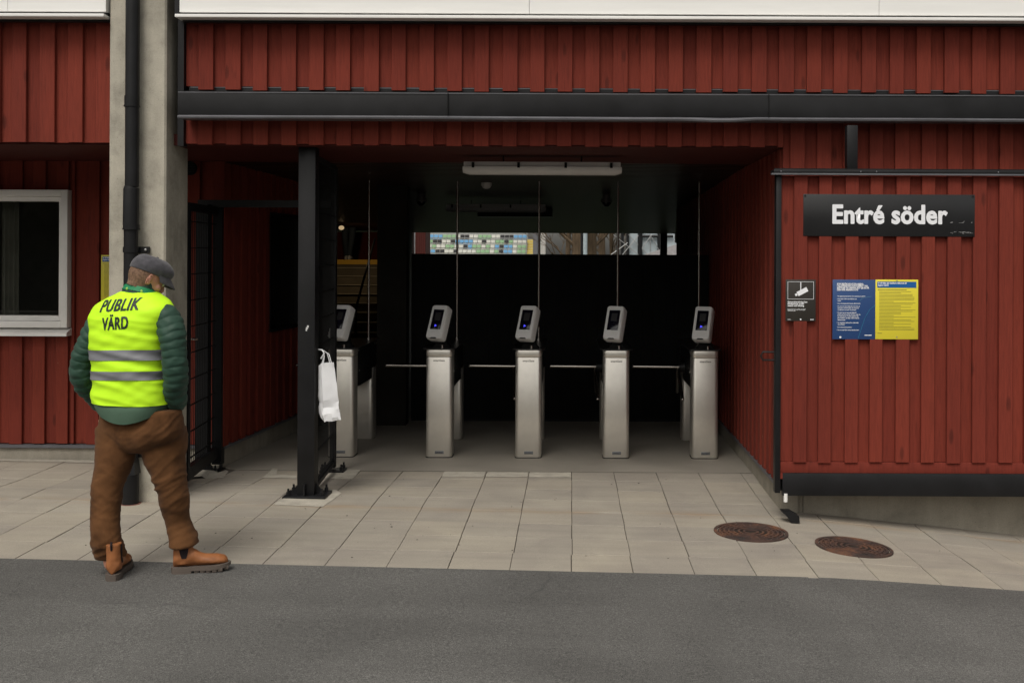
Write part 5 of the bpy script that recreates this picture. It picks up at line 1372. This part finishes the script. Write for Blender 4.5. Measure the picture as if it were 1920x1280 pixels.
# bare trees, mast and glass structure to the right
def tube_b(b, a, c, r0, r1, seg=6):
    b.tube([a, a.lerp(c, .5)+Vector((random.uniform(-1, 1), random.uniform(-1, 1), random.uniform(-1, 1)))*(c-a).length*.05, c], [r0, (r0+r1)/2, r1], seg)
def grow(b, p, d, ln, r, depth, rnd):
    e_ = p+d*ln; tube_b(b, p, e_, r, r*.72, 6 if r > .03 else 4)
    if depth == 0: return
    for k in range(rnd.choice((2, 3, 3))):
        nd = (d+Vector((rnd.uniform(-.8, .8), rnd.uniform(-.8, .8), rnd.uniform(-.1, .6)))).normalized()
        grow(b, p+d*ln*rnd.uniform(.55, 1.0), nd, ln*rnd.uniform(.62, .85), r*.58, depth-1, rnd)
bark = noisy('bark', (.085, .06, .038), .95, 0, .2, 3, .5, 1.6, .5, .02, 30, (1, 1, .3))
def tree(px, Y, r, hgt, seed, label, low=.25, n=14, lean=0., depth=4):
    rnd = random.Random(seed); c = P(px, 470, Y); t = thing('bare_tree', label, 'tree', (c.x, Y, -.4), group='bare trees beyond the pitch')
    b = MB(); pts = [(lean*hgt*(i/6)**1.5+rnd.uniform(-.05, .05), rnd.uniform(-.05, .05), hgt*i/6) for i in range(7)]
    b.tube(pts, [r*1.25, r, r*.93, r*.85, r*.7, r*.5, r*.25], 12); b.build('trunk', bark, t)
    b = MB()
    for i in range(n):
        f = low+(1-low)*i/n; k = min(5, int(f*6)); q = Vector(pts[k]).lerp(Vector(pts[k+1]), f*6-k)
        a = rnd.uniform(0, 6.28); grow(b, q, Vector((math.cos(a)*.8, math.sin(a)*.8, .7)).normalized(), hgt*.16*(1.2-f*.5), r*.30, depth, rnd)
    b.build('crown', bark, t, 0)
tree(1064, 68, .16, 11, 3, 'bare tree with many thin upright branches right of the far seats', .1, 22, .03, 4)
tree(1083, 60, .36, 13, 5, 'thick bare trunk just left of the pale pole', .2, 12)
tree(1109, 62, .34, 13, 8, 'thick dark trunk just right of the pale pole', .2, 12)
tree(1128, 75, .24, 12, 11, 'bare tree between the dark trunk and the lattice structure', .1, 20)
tree(1148, 78, .16, 9, 13, 'slender bare tree nearest the lattice structure', .08, 20, -.02)
b = MB(); q = P(1097, 460, 50); b.cyl((q.x, 50, -.4), (q.x, 50, 12), .11, 16)
tag(b.build('pale_pole', noisy('pale_blue_paint', (.40, .47, .50), .5)), 'pale blue-grey pole between two thick tree trunks', 'pole')
b = MB(); q = P(1091, 460, 49); b.cyl((q.x, 49, -.4), (q.x, 49, 12), .06, 12)
tag(b.build('thin_pole', M['black']), 'thin black pole left of the pale pole', 'pole')
# hedge-like thicket behind the trees
SHD = thing('glass_shelter', 'steel lattice shelter with pale glazed panels beyond the pitch', 'shelter', (P(1200, 460, 40).x, 40, 0))
def sx_(px, py=460): return P(px, py, 40)-SHD.location
b = MB()
for px, r in ((1158, .02), (1167, .055), (1177, .055), (1200, .09), (1236, .07)): q = sx_(px); b.cyl((q.x, 0, -.4), (q.x, 0, 5), r, 8)
for py in (443, 425): a, c = sx_(1200, py), sx_(1262, py); b.cyl((a.x, 0, a.z), (c.x, 0, c.z), .05, 8)
b.build('steel_frame', M['black'], SHD)
b = MB()
for (a, c) in (((1150, 440), (1200, 480)), ((1165, 480), (1200, 438)), ((1178, 440), (1215, 478)), ((1200, 470), (1222, 440)), ((1219, 441), (1236, 470)), ((1219, 441), (1219, 480)), ((1145, 478), (1177, 455))):
    u_, v_ = sx_(*a), sx_(*c); b.cyl((u_.x, -.05, u_.z), (v_.x, -.05, v_.z), .016, 6)
b.build('bracing', M['zinc'], SHD)
b = MB()
for (a, c) in ((1178, 1199), (1202, 1234), (1238, 1290)): u_, v_ = sx_(a), sx_(c); b.box((u_.x, .1, .2), (v_.x, .13, 4.6))
b.build('glazing', noisy('frosted_panel', (.42, .48, .51), .3, 0, .5, .6, .9, 1.08), SHD)
b = MB(); a, c = sx_(1206, 477), sx_(1300, 447); b.prism([(a.x, a.z-.3), (a.x, a.z), (c.x, c.z), (c.x, a.z-.3)], -1.0, -.8, 'y'); b.build('sloping_roof', noisy('grey_roof', (.36, .34, .35), .6), SHD)

# ------------------------------------------------------------------ fence and wood across the road (behind the camera, mirrored in glass and steel)
b = MB(); rr = random.Random(77)
for i in range(420):
    x = rr.uniform(-75, 60); y = rr.uniform(-62, -44); h = rr.uniform(5, 11)
    b.loft([[Vector((x+r_*math.cos(a*1.0472)*rr.uniform(.7, 1.2), y+r_*math.sin(a*1.0472), z)) for a in range(6)] for z, r_ in ((-.5, 1.6), (h*.35, 2.0), (h*.7, 1.2), (h, .1))])
tag(b.build('far_wood', noisy('dark_wood', (.075, .07, .05), .95, 0, .2, .4, .5, 1.5), smooth=0), 'dark far wood across the road', kind='stuff')
FC = thing('street_fence', 'dark slatted fence across the road', 'fence', (0, -12, 0))
b = MB(); x = -20
while x < 3:
    b.box((x, 0, .2), (x+.09, .03, 1.75)); x += .105
b.build('slats', M['black'], FC)
b = MB(); b.box((-20, .031, .4), (3, .07, .5)); b.box((-20, .031, 1.5), (3, .07, 1.6)); b.build('rail', M['black'], FC)
for i in range(9):
    b = MB(); b.box((-20+i*2.8, .071, -.1), (-19.88+i*2.8, .19, 2.0)); b.build('post', M['black'], FC)

# ------------------------------------------------------------------ litter: a few specks on road and paving
b = MB(); rr = random.Random(12)
for i in range(90):
    x, y = rr.uniform(-3.2, 2.8), rr.uniform(5.9, 8.7)
    if x > 1.3 and y > 7.3: continue
    s = rr.uniform(.0015, .005); b.sphere((x, y, gz(x, y)+s*.4), s, 6, (rr.uniform(.8, 2), rr.uniform(.8, 1.6), .5))
tag(b.build('grit', noisy('grit_brown', (.05, .04, .03), .9), smooth=0), 'scattered dark grit on the paving', kind='stuff')

# ------------------------------------------------------------------ loose small fittings become parts of their own
def split_part(o, gap=.004):
    me = o.data; n = len(me.vertices); par = list(range(n))
    def find(a):
        while par[a] != a: par[a] = par[par[a]]; a = par[a]
        return a
    for e_ in me.edges:
        a, c = find(e_.vertices[0]), find(e_.vertices[1])
        if a != c: par[a] = c
    isl = {}
    for i in range(n): isl.setdefault(find(i), []).append(i)
    cl = []
    for ids in isl.values():
        lo_ = [min(me.vertices[i].co[k] for i in ids)-gap for k in range(3)]; hi_ = [max(me.vertices[i].co[k] for i in ids)+gap for k in range(3)]
        cl.append([lo_, hi_, set(ids)])
    ch = True
    while ch:
        ch = False
        for i in range(len(cl)):
            for j in range(i+1, len(cl)):
                if all(cl[i][0][k] <= cl[j][1][k] and cl[j][0][k] <= cl[i][1][k] for k in range(3)):
                    a, c = cl[i], cl.pop(j)
                    a[0] = [min(a[0][k], c[0][k]) for k in range(3)]; a[1] = [max(a[1][k], c[1][k]) for k in range(3)]; a[2] |= c[2]; ch = True; break
            if ch: break
    if not 1 < len(cl) < 40: return
    for q in cl[1:]+cl[:1]:
        bm = bmesh.new(); bm.from_mesh(me); bm.verts.ensure_lookup_table()
        bmesh.ops.delete(bm, geom=[v for v in bm.verts if v.index not in q[2]], context='VERTS')
        m2 = bpy.data.meshes.new(me.name); bm.to_mesh(m2); bm.free()
        for m_ in me.materials: m2.materials.append(m_)
        if q is cl[0]: o.data = m2
        else:
            c = o.copy(); c.data = m2; COL.objects.link(c)
for o in list(bpy.data.objects):
    if o.type == 'MESH' and o.name.split('.')[0] in ('pipe_bracket', 'rails', 'rail', 'beam_seam', 'collar', 'bolt', 'screw', 'hanger', 'bottom_rail', 'handle', 'eyes', 'curtain', 'mortar_patch', 'seam'): split_part(o)
